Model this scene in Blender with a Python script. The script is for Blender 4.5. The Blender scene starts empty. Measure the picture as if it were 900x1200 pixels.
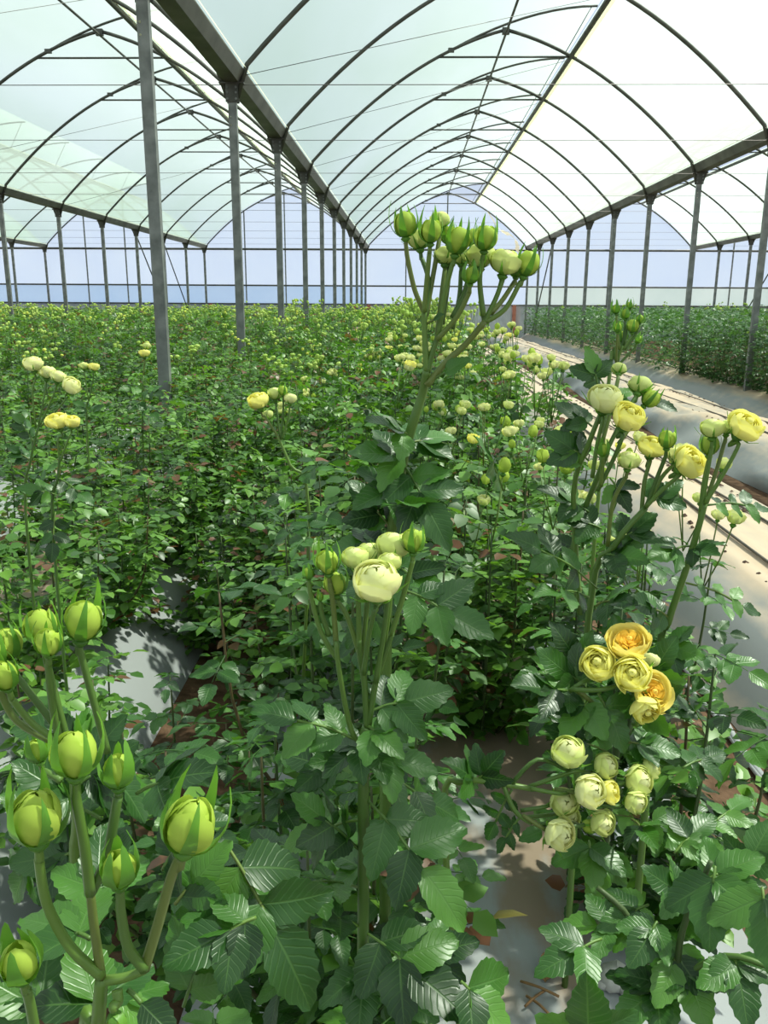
import bpy, math, random
import numpy as np
from mathutils import Vector, Matrix

# ------------------------------------------------------------------ camera, sky, sun, exposure
SC = bpy.context.scene
COL = SC.collection
random.seed(7)
RNG = np.random.default_rng(11)
CAM = Vector((0.0, 0.0, 1.5))
FPX, PITCH, YAW, ROLL = 970.0, 0.2473, 0.0281, -0.0058
_fw0 = Vector((-math.sin(YAW), math.cos(YAW), 0)); _rt0 = Vector((math.cos(YAW), math.sin(YAW), 0)); _up0 = Vector((0, 0, 1))
FWD = _fw0 * math.cos(PITCH) - _up0 * math.sin(PITCH)
_U = _up0 * math.cos(PITCH) + _fw0 * math.sin(PITCH)
RGT = _rt0 * math.cos(ROLL) - _U * math.sin(ROLL)
UPV = _rt0 * math.sin(ROLL) + _U * math.cos(ROLL)
cam_d = bpy.data.cameras.new('camera'); cam = bpy.data.objects.new('camera', cam_d); COL.objects.link(cam)
cam_d.sensor_fit = 'VERTICAL'; cam_d.sensor_height = 36.0; cam_d.lens = FPX / 1200 * 36.0
cam_d.clip_start = 0.02; cam_d.clip_end = 500
cam.matrix_world = Matrix(((RGT.x, UPV.x, -FWD.x, CAM.x), (RGT.y, UPV.y, -FWD.y, CAM.y), (RGT.z, UPV.z, -FWD.z, CAM.z), (0, 0, 0, 1)))
SC.camera = cam

world = bpy.data.worlds.new('world'); SC.world = world; world.use_nodes = True
wn = world.node_tree.nodes; wl = world.node_tree.links
bg = wn['Background']
geo = wn.new('ShaderNodeTexCoord'); sep = wn.new('ShaderNodeSeparateXYZ'); rmp = wn.new('ShaderNodeValToRGB')
wl.new(geo.outputs['Generated'], sep.inputs[0]); wl.new(sep.outputs['Z'], rmp.inputs[0])
rmp.color_ramp.elements[0].position = 0.0; rmp.color_ramp.elements[0].color = (0.70, 0.81, 1.0, 1)
rmp.color_ramp.elements[1].position = 0.6; rmp.color_ramp.elements[1].color = (0.72, 0.86, 1.0, 1)
wl.new(rmp.outputs[0], bg.inputs['Color']); bg.inputs['Strength'].default_value = 0.85

sun_d = bpy.data.lights.new('sun', 'SUN'); sun_d.energy = 11.5; sun_d.angle = math.radians(2.0); sun_d.color = (1.0, 0.94, 0.82)
sun = bpy.data.objects.new('sun', sun_d); COL.objects.link(sun)
sun.rotation_euler = Vector((0.50, 0.16, 0.85)).to_track_quat('Z', 'Y').to_euler(); sun.location = (20, 8, 30)

vs = SC.view_settings
vs.view_transform = 'Standard'; vs.look = 'None'; vs.gamma = 1.0; vs.use_curve_mapping = False; vs.exposure = 0.04

# ------------------------------------------------------------------ helpers
def Q(u, v, D):
    """the point at horizontal forward distance D (metres) on the sight line of pixel (u, v)"""
    d = FWD + RGT * ((u - 450) / FPX) + UPV * ((600 - v) / FPX)
    return CAM + d * (D / d.dot(_fw0))
def px(p):
    r = Vector(p) - CAM; f = r.dot(FWD)
    if f < 0.05: return (-9999, -9999, f)
    return (450 + FPX * r.dot(RGT) / f, 600 - FPX * r.dot(UPV) / f, f)
def inframe(p, m=60):
    a = px(p); return a[2] > 0.05 and -m < a[0] < 900 + m and -m < a[1] < 1200 + m

class MB:
    """collects geometry for ONE mesh"""
    def __init__(s): s.v = []; s.f = []; s.uv = []; s.t = []; s.m = []
    def add(s, vs_, fs_, uv=None, tint=0.5, mi=0):
        b = len(s.v); s.v += [tuple(x) for x in vs_]; s.f += [tuple(b + i for i in f) for f in fs_]
        s.uv += uv if uv else [(0.0, 0.0)] * len(vs_); s.t += [tint] * len(vs_); s.m += [mi] * len(fs_)
    def box(s, c, d, mi=0):
        x, y, z = c; a, b, e = d[0] / 2, d[1] / 2, d[2] / 2
        s.add([(x + i * a, y + j * b, z + k * e) for i in (-1, 1) for j in (-1, 1) for k in (-1, 1)],
              [(0, 1, 3, 2), (4, 6, 7, 5), (0, 4, 5, 1), (2, 3, 7, 6), (0, 2, 6, 4), (1, 5, 7, 3)], mi=mi)
    def tube(s, pts, r, n=6, cap=True, mi=0, tint=0.5):
        P = [Vector(p) for p in pts]; R = r if hasattr(r, '__len__') else [r] * len(P)
        vs_ = []; fs_ = []; up = None
        for i, p in enumerate(P):
            t = (P[min(i + 1, len(P) - 1)] - P[max(i - 1, 0)]).normalized()
            if up is None: up = t.orthogonal().normalized()
            up = (up - t * up.dot(t)).normalized(); sd = t.cross(up)
            for k in range(n):
                a = 2 * math.pi * k / n; vs_.append(p + (up * math.cos(a) + sd * math.sin(a)) * R[i])
        for i in range(len(P) - 1):
            for k in range(n):
                k2 = (k + 1) % n; fs_.append((i * n + k, i * n + k2, (i + 1) * n + k2, (i + 1) * n + k))
        if cap: fs_.append(tuple(range(n - 1, -1, -1))); fs_.append(tuple((len(P) - 1) * n + k for k in range(n)))
        s.add(vs_, fs_, mi=mi, tint=tint)
    def sweep(s, prof, y0, y1, ny=1, closed=False, mi=0):
        """profile of (x, z) swept along y"""
        n = len(prof); vs_ = []; fs_ = []
        for j in range(ny + 1):
            y = y0 + (y1 - y0) * j / ny
            vs_ += [(a, y, b) for a, b in prof]
        for j in range(ny):
            for i in range(n if closed else n - 1):
                i2 = (i + 1) % n; fs_.append((j * n + i, j * n + i2, (j + 1) * n + i2, (j + 1) * n + i))
        s.add(vs_, fs_, mi=mi)
    def mesh(s, name, mats, smooth=True):
        me = bpy.data.meshes.new(name); me.from_pydata(s.v, [], s.f)
        for m in (mats if isinstance(mats, (list, tuple)) else [mats]): me.materials.append(m)
        nl = len(me.loops); li = np.zeros(nl, dtype=np.int32); me.loops.foreach_get('vertex_index', li)
        ul = me.uv_layers.new(name='UVMap'); ul.data.foreach_set('uv', np.array(s.uv, dtype=np.float32)[li].ravel())
        at = me.attributes.new('tint', 'FLOAT', 'POINT'); at.data.foreach_set('value', [float(q) for q in s.t])
        me.polygons.foreach_set('material_index', np.array(s.m, dtype=np.int32))
        if smooth: me.polygons.foreach_set('use_smooth', [True] * len(me.polygons))
        me.update(); return me
def obj(name, me, parent=None, loc=(0, 0, 0)):
    o = bpy.data.objects.new(name, me); COL.objects.link(o); o.location = loc
    if parent: o.parent = parent
    return o
def tag(o, label=None, cat=None, group=None, kind=None):
    if label: o['label'] = label
    if cat: o['category'] = cat
    if group: o['group'] = group
    if kind: o['kind'] = kind
    return o
def empty(name, loc): 
    o = bpy.data.objects.new(name, None); COL.objects.link(o); o.location = loc; o.empty_display_size = 0.1
    return o
def copy_tree(o, parent=None):
    c = o.copy(); COL.objects.link(c); c.parent = parent
    for ch in o.children: copy_tree(ch, c)
    return c
def smooth_path(pts, k=4):
    P = [Vector(p) for p in pts]
    if len(P) < 3: return P
    out = []
    for i in range(len(P) - 1):
        a, b, c, d = P[max(i - 1, 0)], P[i], P[i + 1], P[min(i + 2, len(P) - 1)]
        for j in range(k):
            t = j / k
            out.append(0.5 * ((2 * b) + (c - a) * t + (2 * a - 5 * b + 4 * c - d) * t * t + (3 * b - a - 3 * c + d) * t ** 3))
    out.append(P[-1]); return out
ORD = ['first', 'second', 'third', 'fourth', 'fifth', 'sixth', 'seventh', 'eighth', 'ninth', 'tenth', 'eleventh', 'twelfth', 'thirteenth']

# ------------------------------------------------------------------ materials
def mat(name):
    m = bpy.data.materials.new(name); m.use_nodes = True; return m, m.node_tree.nodes, m.node_tree.links
def ramp(n, stops):
    r = n.new('ShaderNodeValToRGB'); e = r.color_ramp.elements
    while len(e) < len(stops): e.new(0.5)
    for k, (p, c) in enumerate(stops): e[k].position = p; e[k].color = (*c, 1)
    return r
def noise(n, l, scale, detail=4, coord='Object', stretch=None):
    t = n.new('ShaderNodeTexCoord'); z = n.new('ShaderNodeTexNoise'); z.inputs['Scale'].default_value = scale; z.inputs['Detail'].default_value = detail
    if stretch:
        mp = n.new('ShaderNodeMapping'); mp.inputs['Scale'].default_value = stretch; l.new(t.outputs[coord], mp.inputs[0]); l.new(mp.outputs[0], z.inputs['Vector'])
    else: l.new(t.outputs[coord], z.inputs['Vector'])
    return z
def plain(name, stops, rough=0.5, metal=0.0, scale=8.0, bump=0.0, stretch=None, spec=0.5):
    m, n, l = mat(name); b = n['Principled BSDF']
    z = noise(n, l, scale, 5, stretch=stretch); r = ramp(n, stops); l.new(z.outputs['Fac'], r.inputs[0]); l.new(r.outputs[0], b.inputs['Base Color'])
    b.inputs['Roughness'].default_value = rough; b.inputs['Metallic'].default_value = metal; b.inputs['Specular IOR Level'].default_value = spec
    if bump:
        bp = n.new('ShaderNodeBump'); bp.inputs['Strength'].default_value = bump; bp.inputs['Distance'].default_value = 0.02
        l.new(z.outputs['Fac'], bp.inputs['Height']); l.new(bp.outputs[0], b.inputs['Normal'])
    return m
def leaf_mat(name, stops, back, rough=0.36, trans=0.28, veins=False, spec=0.5):
    m, n, l = mat(name); b = n['Principled BSDF']; out = n['Material Output']
    at = n.new('ShaderNodeAttribute'); at.attribute_name = 'tint'; oi = n.new('ShaderNodeObjectInfo')
    ad = n.new('ShaderNodeMath'); ad.operation = 'ADD'; l.new(at.outputs['Fac'], ad.inputs[0]); l.new(oi.outputs['Random'], ad.inputs[1])
    fr = n.new('ShaderNodeMath'); fr.operation = 'FRACT'; l.new(ad.outputs[0], fr.inputs[0])
    r = ramp(n, stops); l.new(fr.outputs[0], r.inputs[0]); col = r.outputs[0]
    if veins:
        uv = n.new('ShaderNodeUVMap'); sp = n.new('ShaderNodeSeparateXYZ'); l.new(uv.outputs[0], sp.inputs[0])
        ab = n.new('ShaderNodeMath'); ab.operation = 'ABSOLUTE'; l.new(sp.outputs['X'], ab.inputs[0])
        # side veins: sawtooth in (v - 0.28|u|), midrib where |u| is small
        mu = n.new('ShaderNodeMath'); mu.operation = 'MULTIPLY_ADD'; mu.inputs[1].default_value = -0.24; l.new(ab.outputs[0], mu.inputs[0]); l.new(sp.outputs['Y'], mu.inputs[2])
        sc = n.new('ShaderNodeMath'); sc.operation = 'MULTIPLY'; sc.inputs[1].default_value = 9.0; l.new(mu.outputs[0], sc.inputs[0])
        pp = n.new('ShaderNodeMath'); pp.operation = 'PINGPONG'; pp.inputs[1].default_value = 0.5; l.new(sc.outputs[0], pp.inputs[0])
        ve = n.new('ShaderNodeMapRange'); ve.inputs['From Min'].default_value = 0.0; ve.inputs['From Max'].default_value = 0.16; ve.inputs['To Min'].default_value = 1; ve.inputs['To Max'].default_value = 0; l.new(pp.outputs[0], ve.inputs['Value'])
        mr = n.new('ShaderNodeMapRange'); mr.inputs['From Min'].default_value = 0.02; mr.inputs['From Max'].default_value = 0.07; mr.inputs['To Min'].default_value = 1; mr.inputs['To Max'].default_value = 0; l.new(ab.outputs[0], mr.inputs['Value'])
        mx = n.new('ShaderNodeMath'); mx.operation = 'MAXIMUM'; l.new(mr.outputs[0], mx.inputs[0])
        hv = n.new('ShaderNodeMath'); hv.operation = 'MULTIPLY'; hv.inputs[1].default_value = 0.45; l.new(ve.outputs[0], hv.inputs[0]); l.new(hv.outputs[0], mx.inputs[1])
        vm = n.new('ShaderNodeMix'); vm.data_type = 'RGBA'; vm.inputs['B'].default_value = (0.09, 0.19, 0.045, 1)
        vf = n.new('ShaderNodeMath'); vf.operation = 'MULTIPLY'; vf.inputs[1].default_value = 0.42; l.new(mx.outputs[0], vf.inputs[0])
        l.new(vf.outputs[0], vm.inputs['Factor']); l.new(col, vm.inputs['A']); col = vm.outputs['Result']
        bp = n.new('ShaderNodeBump'); bp.inputs['Strength'].default_value = 0.22; bp.inputs['Distance'].default_value = 0.004; bp.invert = True
        l.new(mx.outputs[0], bp.inputs['Height']); l.new(bp.outputs[0], b.inputs['Normal'])
    g = n.new('ShaderNodeNewGeometry'); bm = n.new('ShaderNodeMix'); bm.data_type = 'RGBA'; bm.inputs['B'].default_value = (*back, 1)
    bf = n.new('ShaderNodeMath'); bf.operation = 'MULTIPLY'; bf.inputs[1].default_value = 0.75; l.new(g.outputs['Backfacing'], bf.inputs[0])
    l.new(bf.outputs[0], bm.inputs['Factor']); l.new(col, bm.inputs['A']); l.new(bm.outputs['Result'], b.inputs['Base Color'])
    b.inputs['Roughness'].default_value = rough; b.inputs['Specular IOR Level'].default_value = spec
    tr = n.new('ShaderNodeBsdfTranslucent'); tc = n.new('ShaderNodeMix'); tc.data_type = 'RGBA'; tc.blend_type = 'MULTIPLY'; tc.inputs['Factor'].default_value = 1; tc.inputs['B'].default_value = (2.6, 2.6, 1.0, 1)
    l.new(col, tc.inputs['A']); l.new(tc.outputs['Result'], tr.inputs['Color'])
    ms = n.new('ShaderNodeMixShader'); ms.inputs[0].default_value = trans
    l.new(b.outputs[0], ms.inputs[1]); l.new(tr.outputs[0], ms.inputs[2]); l.new(ms.outputs[0], out.inputs['Surface'])
    return m
def petal_mat(name, base, tip, trans=0.3):
    m, n, l = mat(name); b = n['Principled BSDF']; out = n['Material Output']
    uv = n.new('ShaderNodeUVMap'); sp = n.new('ShaderNodeSeparateXYZ'); l.new(uv.outputs[0], sp.inputs[0])
    z = noise(n, l, 3.0, 3); ad = n.new('ShaderNodeMath'); ad.operation = 'MULTIPLY_ADD'; ad.inputs[1].default_value = 0.5; l.new(z.outputs['Fac'], ad.inputs[0]); l.new(sp.outputs['Y'], ad.inputs[2])
    r = ramp(n, [(0.15, base), (0.85, tip)]); l.new(ad.outputs[0], r.inputs[0]); l.new(r.outputs[0], b.inputs['Base Color'])
    b.inputs['Roughness'].default_value = 0.55; b.inputs['Specular IOR Level'].default_value = 0.25
    tr = n.new('ShaderNodeBsdfTranslucent'); l.new(r.outputs[0], tr.inputs['Color'])
    ms = n.new('ShaderNodeMixShader'); ms.inputs[0].default_value = trans
    l.new(b.outputs[0], ms.inputs[1]); l.new(tr.outputs[0], ms.inputs[2]); l.new(ms.outputs[0], out.inputs['Surface'])
    return m
def film_mat(name, tint, clear, stain=None, haze=1.0):
    """polythene film: part clear, part light-scattering, with dirt streaks"""
    m, n, l = mat(name); out = n['Material Output']; n.remove(n['Principled BSDF'])
    z = noise(n, l, 0.5, 5, stretch=(1, 0.35, 1)); r = ramp(n, [(0.3, stain or tint), (0.7, tint)]); l.new(z.outputs['Fac'], r.inputs[0])
    t = n.new('ShaderNodeBsdfTransparent'); l.new(r.outputs[0], t.inputs['Color'])
    dk = n.new('ShaderNodeMix'); dk.data_type = 'RGBA'; dk.blend_type = 'MULTIPLY'; dk.inputs['Factor'].default_value = 1; dk.inputs['B'].default_value = (haze, haze, haze, 1); l.new(r.outputs[0], dk.inputs['A'])
    tl = n.new('ShaderNodeBsdfTranslucent'); l.new(dk.outputs['Result'], tl.inputs['Color'])
    df = n.new('ShaderNodeBsdfDiffuse'); l.new(r.outputs[0], df.inputs['Color'])
    s1 = n.new('ShaderNodeMixShader'); s1.inputs[0].default_value = 0.30; l.new(tl.outputs[0], s1.inputs[1]); l.new(df.outputs[0], s1.inputs[2])
    s2 = n.new('ShaderNodeMixShader'); s2.inputs[0].default_value = clear; l.new(s1.outputs[0], s2.inputs[1]); l.new(t.outputs[0], s2.inputs[2])
    l.new(s2.outputs[0], out.inputs['Surface']); return m

M_STEEL = plain('galvanized_steel', [(0.3, (0.11, 0.118, 0.115)), (0.7, (0.24, 0.25, 0.245))], 0.5, 0.3, 9)
M_TUBE = plain('weathered_tube', [(0.3, (0.05, 0.052, 0.045)), (0.7, (0.10, 0.10, 0.088))], 0.55, 0.3, 6)
M_GUTTER = plain('gutter_metal', [(0.3, (0.06, 0.06, 0.052)), (0.7, (0.13, 0.13, 0.118))], 0.5, 0.35, 4)
M_WIRE = plain('wire', [(0.3, (0.10, 0.10, 0.10)), (0.7, (0.18, 0.18, 0.18))], 0.5, 0.5, 6)
M_FILM = film_mat('roof_film', (0.81, 0.91, 0.89), 0.5, (0.72, 0.85, 0.76), 0.72)
M_EDGE = film_mat('film_edge', (0.85, 0.84, 0.68), 0.15)
M_WALLFILM = film_mat('wall_film', (0.80, 0.87, 1.0), 0.55, (0.75, 0.83, 1.0))
M_CURTAIN = film_mat('curtain_film', (0.58, 0.72, 0.95), 0.4, (0.52, 0.68, 0.93), 0.8)
M_NET = film_mat('net_film', (0.72, 0.80, 0.78), 0.35, (0.62, 0.72, 0.70))
M_SHEET = plain('low_wall_sheet', [(0.3, (0.42, 0.45, 0.50)), (0.7, (0.60, 0.63, 0.68))], 0.6, 0, 3)
M_BRICKRED = plain('red_paint', [(0.3, (0.35, 0.10, 0.07)), (0.7, (0.5, 0.2, 0.14))], 0.7, 0, 5)
M_SOIL = plain('soil', [(0.25, (0.05, 0.027, 0.016)), (0.75, (0.17, 0.10, 0.065))], 0.95, 0, 14, 0.8, spec=0.1)
M_EARTH = plain('outside_earth', [(0.3, (0.25, 0.22, 0.15)), (0.7, (0.33, 0.33, 0.22))], 0.95, 0, 0.4, spec=0.1)
M_DARKPLASTIC = plain('black_drip_line', [(0.3, (0.035, 0.03, 0.025)), (0.7, (0.10, 0.08, 0.065))], 0.5, 0, 8)
M_CLUMP = plain('soil_clump', [(0.3, (0.03, 0.016, 0.01)), (0.7, (0.09, 0.045, 0.03))], 0.95, 0, 30)
def mulch_mat(name, clean, dirt, lo, hi):
    m, n, l = mat(name); b = n['Principled BSDF']
    z = noise(n, l, 2.2, 6, stretch=(1.6, 0.25, 1.6)); z2 = noise(n, l, 9, 6, stretch=(1, 0.6, 1))
    ad = n.new('ShaderNodeMath'); ad.operation = 'MULTIPLY_ADD'; ad.inputs[1].default_value = 0.35; l.new(z2.outputs['Fac'], ad.inputs[0]); l.new(z.outputs['Fac'], ad.inputs[2])
    tc = n.new('ShaderNodeTexCoord'); sp = n.new('ShaderNodeSeparateXYZ'); l.new(tc.outputs['Object'], sp.inputs[0])
    hz = n.new('ShaderNodeMapRange'); hz.inputs['From Min'].default_value = 0.20; hz.inputs['From Max'].default_value = 0.33; hz.inputs['To Min'].default_value = -0.12; hz.inputs['To Max'].default_value = 0.36; l.new(sp.outputs['Z'], hz.inputs['Value'])
    a2 = n.new('ShaderNodeMath'); a2.operation = 'ADD'; l.new(ad.outputs[0], a2.inputs[0]); l.new(hz.outputs[0], a2.inputs[1])
    r = ramp(n, [(lo, clean), (hi, dirt)]); l.new(a2.outputs[0], r.inputs[0]); l.new(r.outputs[0], b.inputs['Base Color'])
    b.inputs['Roughness'].default_value = 0.42; b.inputs['Specular IOR Level'].default_value = 0.4
    return m
# dust settles on the flat top of the sheets: the stain follows noise and the level crown of the bed
M_MULCH = mulch_mat('plastic_mulch', (0.21, 0.215, 0.22), (0.55, 0.41, 0.30), 0.60, 1.0)
M_MULCH_PLANTED = mulch_mat('plastic_mulch_planted', (0.30, 0.31, 0.325), (0.27, 0.20, 0.15), 0.92, 1.3)

G1, G2, G3 = (0.014, 0.050, 0.006), (0.044, 0.130, 0.012), (0.120, 0.250, 0.030)
M_LEAF = leaf_mat('rose_leaf', [(0.0, (0.008, 0.034, 0.005)), (0.4, (0.019, 0.075, 0.009)), (0.75, (0.050, 0.150, 0.018)), (0.9, (0.085, 0.21, 0.028)), (1.0, (0.019, 0.075, 0.009))], (0.055, 0.11, 0.04), 0.38, 0.20, True, 0.55)
M_LEAF2 = leaf_mat('rose_leaf_field', [(0.0, G1), (0.35, G2), (0.80, G3), (0.93, (0.11, 0.25, 0.04)), (0.95, (0.16, 0.06, 0.03)), (1.0, (0.11, 0.05, 0.02))], (0.12, 0.20, 0.09), 0.42, 0.24, False, 0.6)
M_LEAF3 = leaf_mat('rose_leaf_tall', [(0.0, (0.02, 0.065, 0.02)), (0.5, (0.04, 0.115, 0.03)), (1.0, (0.08, 0.17, 0.05))], (0.10, 0.19, 0.08), 0.42, 0.22)
M_STEM = leaf_mat('green_stem', [(0.0, (0.055, 0.12, 0.018)), (0.7, (0.11, 0.20, 0.03)), (1.0, (0.12, 0.15, 0.03))], (0.1, 0.2, 0.03), 0.45, 0.0)
M_CANE = leaf_mat('dark_cane', [(0.0, (0.04, 0.075, 0.018)), (0.6, (0.065, 0.10, 0.025)), (1.0, (0.11, 0.07, 0.03))], (0.05, 0.06, 0.02), 0.5, 0.0)
M_SEPAL = leaf_mat('sepal', [(0.0, (0.07, 0.19, 0.02)), (1.0, (0.13, 0.29, 0.035))], (0.16, 0.32, 0.07), 0.45, 0.25)
M_PBUD = petal_mat('petal_bud', (0.22, 0.40, 0.03), (0.48, 0.62, 0.09))
M_PGREEN = petal_mat('petal_lime', (0.38, 0.56, 0.09), (0.74, 0.80, 0.30))
M_PCREAM = petal_mat('petal_cream', (0.50, 0.66, 0.14), (0.88, 0.88, 0.44))
M_PYEL = petal_mat('petal_yellow', (0.76, 0.80, 0.13), (0.98, 0.93, 0.30))
M_PGOLD = petal_mat('petal_gold', (0.82, 0.78, 0.16), (0.95, 0.83, 0.27))
M_PORANGE = petal_mat('petal_orange', (0.92, 0.50, 0.05), (0.95, 0.68, 0.12))
M_DRY = plain('dry_leaf', [(0.3, (0.16, 0.08, 0.03)), (0.7, (0.33, 0.19, 0.08))], 0.8, 0, 30)
M_STONE = plain('pale_stone', [(0.3, (0.40, 0.39, 0.37)), (0.7, (0.58, 0.56, 0.53))], 0.7, 0, 20, 0.3)

# ------------------------------------------------------------------ the greenhouse shell
W = 6.817; XL = -1.861; SP = 3.0; Y0 = 9.337; ZG = 3.70; K_END = 9; YE = Y0 + K_END * SP; YB = -12.0
def gx(b): return XL + W * b                          # gutter line left of bay b
def rise(dx): dx = abs(dx); return 2.21 - 0.228 * dx - 0.1232 * dx * dx
NB = list(range(-3, 3))
def flap(dx):                                          # vent flap that carries on past the ridge
    t = (dx + 0.9) / 2.39
    return rise(-0.9) + (2.56 - rise(-0.9)) * (1 - max(0.0, 1 - t) ** 1.9)

m = MB(); m.add([(-60, -30, 0), (60, -30, 0), (60, YE + 0.2, 0), (-60, YE + 0.2, 0)], [(0, 1, 2, 3)])
tag(obj('floor', m.mesh('floor', M_SOIL, False)), 'bare brown soil floor of the greenhouse', None, None, 'structure')
m = MB(); m.add([(-250, YE + 0.2, -0.02), (250, YE + 0.2, -0.02), (250, 300, -0.02), (-250, 300, -0.02)], [(0, 1, 2, 3)])
tag(obj('ground', m.mesh('ground', M_EARTH, False)), 'open ground beyond the far end wall', None, None, 'structure')

for b in NB:                                           # roof film, two sheets to a bay
    c = gx(b) + W / 2
    for side in (0, 1):
        pr = []
        if side == 0:
            for i in range(15):
                dx = -W / 2 + 0.06 + (W / 2 - 0.9 - 0.06) * i / 14; pr.append((c + dx - 0.02, ZG + rise(dx) + 0.045))
            for i in range(1, 9):
                dx = -0.9 + 2.41 * i / 8; pr.append((c + dx, ZG + flap(dx) + 0.035))
        else:
            for i in range(15):
                dx = 1.06 + (W / 2 - 0.06 - 1.06) * i / 14; pr.append((c + dx + 0.02, ZG + rise(dx) + 0.045))
        m = MB(); ny = 48; m.sweep(pr, YB, YE, ny)
        n_ = len(pr); vv = []                          # the film sags a little between the hoops
        for i, (x, y, z) in enumerate(m.v):
            ph = ((y - Y0) / SP) % 1.0
            vv.append((x, y, z - 0.035 * math.sin(math.pi * ph) * math.sin(math.pi * (i % n_) / (n_ - 1))))
        m.v = vv
        tag(obj('ceiling', m.mesh('ceiling', M_FILM)), 'translucent plastic roof film', None, None, 'structure')

def bay_word(b): return {-3: 'leftmost', -2: 'second left', -1: 'left', 0: 'central', 1: 'right', 2: 'far right'}[b]
GUT = {-2: 'leftmost', -1: 'second left', 0: 'left central', 1: 'right central', 2: 'second right', 3: 'far right'}
for g in range(-2, 3):                                 # gutters
    x = gx(g); m = MB()
    pr = [(-0.13, 0.125), (-0.115, 0.125), (-0.07, 0.012), (0.07, 0.012), (0.115, 0.125), (0.13, 0.125), (0.13, 0.11), (0.075, 0.0), (-0.075, 0.0), (-0.13, 0.11)]
    m.sweep([(x + a, ZG + bz) for a, bz in pr], -3.0, YE, 1, True)
    o = obj('roof_gutter', m.mesh('roof_gutter', M_GUTTER, False))
    tag(o, {0: 'dark metal rain gutter running over the posts left of the centre', 1: 'dark metal rain gutter over the posts right of the centre', -1: 'metal rain gutter along the far side of the left bay', -2: 'metal rain gutter at the far left edge', 2: 'short distant rain gutter beyond the right bay'}[g], 'gutter', 'roof gutters')
    m = MB()
    for s in (-1, 1): m.add([(x + s * 0.16, -3, ZG + 0.13), (x + s * 0.13, -3, ZG + 0.155), (x + s * 0.13, YE, ZG + 0.155), (x + s * 0.16, YE, ZG + 0.13)], [(0, 1, 2, 3)])
    tag(obj('film_clip_strip', m.mesh('film_clip_strip', M_EDGE, False), o), kind='stuff')

def frame_word(k): return ORD[k + 2]
POST_ROW = {-2: 'row at the far left edge', -1: 'row beyond the left bay', 0: 'row left of the centre', 1: 'row right of the centre', 2: 'distant row beyond the right bay', 3: 'farthest row on the right'}
# post prototype: a lipped C channel with bolt holes, a bracket and the two bolted straps
def post_meshes():
    w, d, t = 0.085, 0.06, 0.006
    m = MB(); pr = [(-w / 2, -d / 2), (w / 2, -d / 2), (w / 2, d / 2), (w / 2 - 0.02, d / 2), (w / 2 - 0.02, d / 2 - t), (w / 2 - t, d / 2 - t), (w / 2 - t, -d / 2 + t), (-w / 2 + t, -d / 2 + t), (-w / 2 + t, d / 2 - t), (-w / 2 + 0.02, d / 2 - t), (-w / 2 + 0.02, d / 2), (-w / 2, d / 2)]
    vs_ = [(a, b, z) for z in (0, ZG) for a, b in pr]; n = len(pr)
    m.add(vs_, [(i, (i + 1) % n, n + (i + 1) % n, n + i) for i in range(n)] )
    shaft = m.mesh('post_shaft', M_STEEL, False)
    m = MB(); m.box((0, -0.036, ZG - 0.10), (0.13, 0.012, 0.18)); m.box((0, 0.036, ZG - 0.10), (0.13, 0.012, 0.18)); m.box((0, 0, ZG - 0.008), (0.26, 0.10, 0.014))
    br = m.mesh('top_bracket', M_TUBE, False)
    m = MB()
    for zz in (-0.05, -0.10, -0.16):
        m.tube([(0.045, -0.052, ZG + zz), (0.045, -0.040, ZG + zz)], 0.012, 6); m.tube([(-0.045, -0.052, ZG + zz), (-0.045, -0.040, ZG + zz)], 0.012, 6)
    bolts = m.mesh('bolt_set', M_STEEL, False)
    m = MB(); m.tube([(-0.02, -0.034, ZG - 0.33), (-0.02, -0.030, ZG - 0.33)], 0.008, 6); m.tube([(-0.02, -0.034, ZG - 0.41), (-0.02, -0.030, ZG - 0.41)], 0.008, 6)
    hole = m.mesh('bolt_hole', M_EDGE, False)
    return shaft, br, bolts, hole
PM = post_meshes()
npost = {}
for g in range(-2, 4):
    for k in range(-2, K_END + 1):
        x, y = gx(g), Y0 + k * SP
        if not (inframe((x, y, 1.2), 20) or inframe((x, y, ZG), 10) or inframe((x, y, 2.4), 20)): continue
        npost[g] = npost.get(g, 0) + 1
        e = empty('support_post', (x, y, 0)); e.rotation_euler = (0, 0, 0)
        tag(e, 'grey steel post, %s from the camera in the %s' % (ORD[npost[g] - 1], POST_ROW[g]), 'post', 'steel posts under the gutters')
        obj('post_shaft', PM[0], e); obj('top_bracket', PM[1], e)
        if k < 5: tag(obj('bolt_set', PM[2], e), kind='stuff'); tag(obj('bolt_hole', PM[3], e), kind='stuff')

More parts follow.
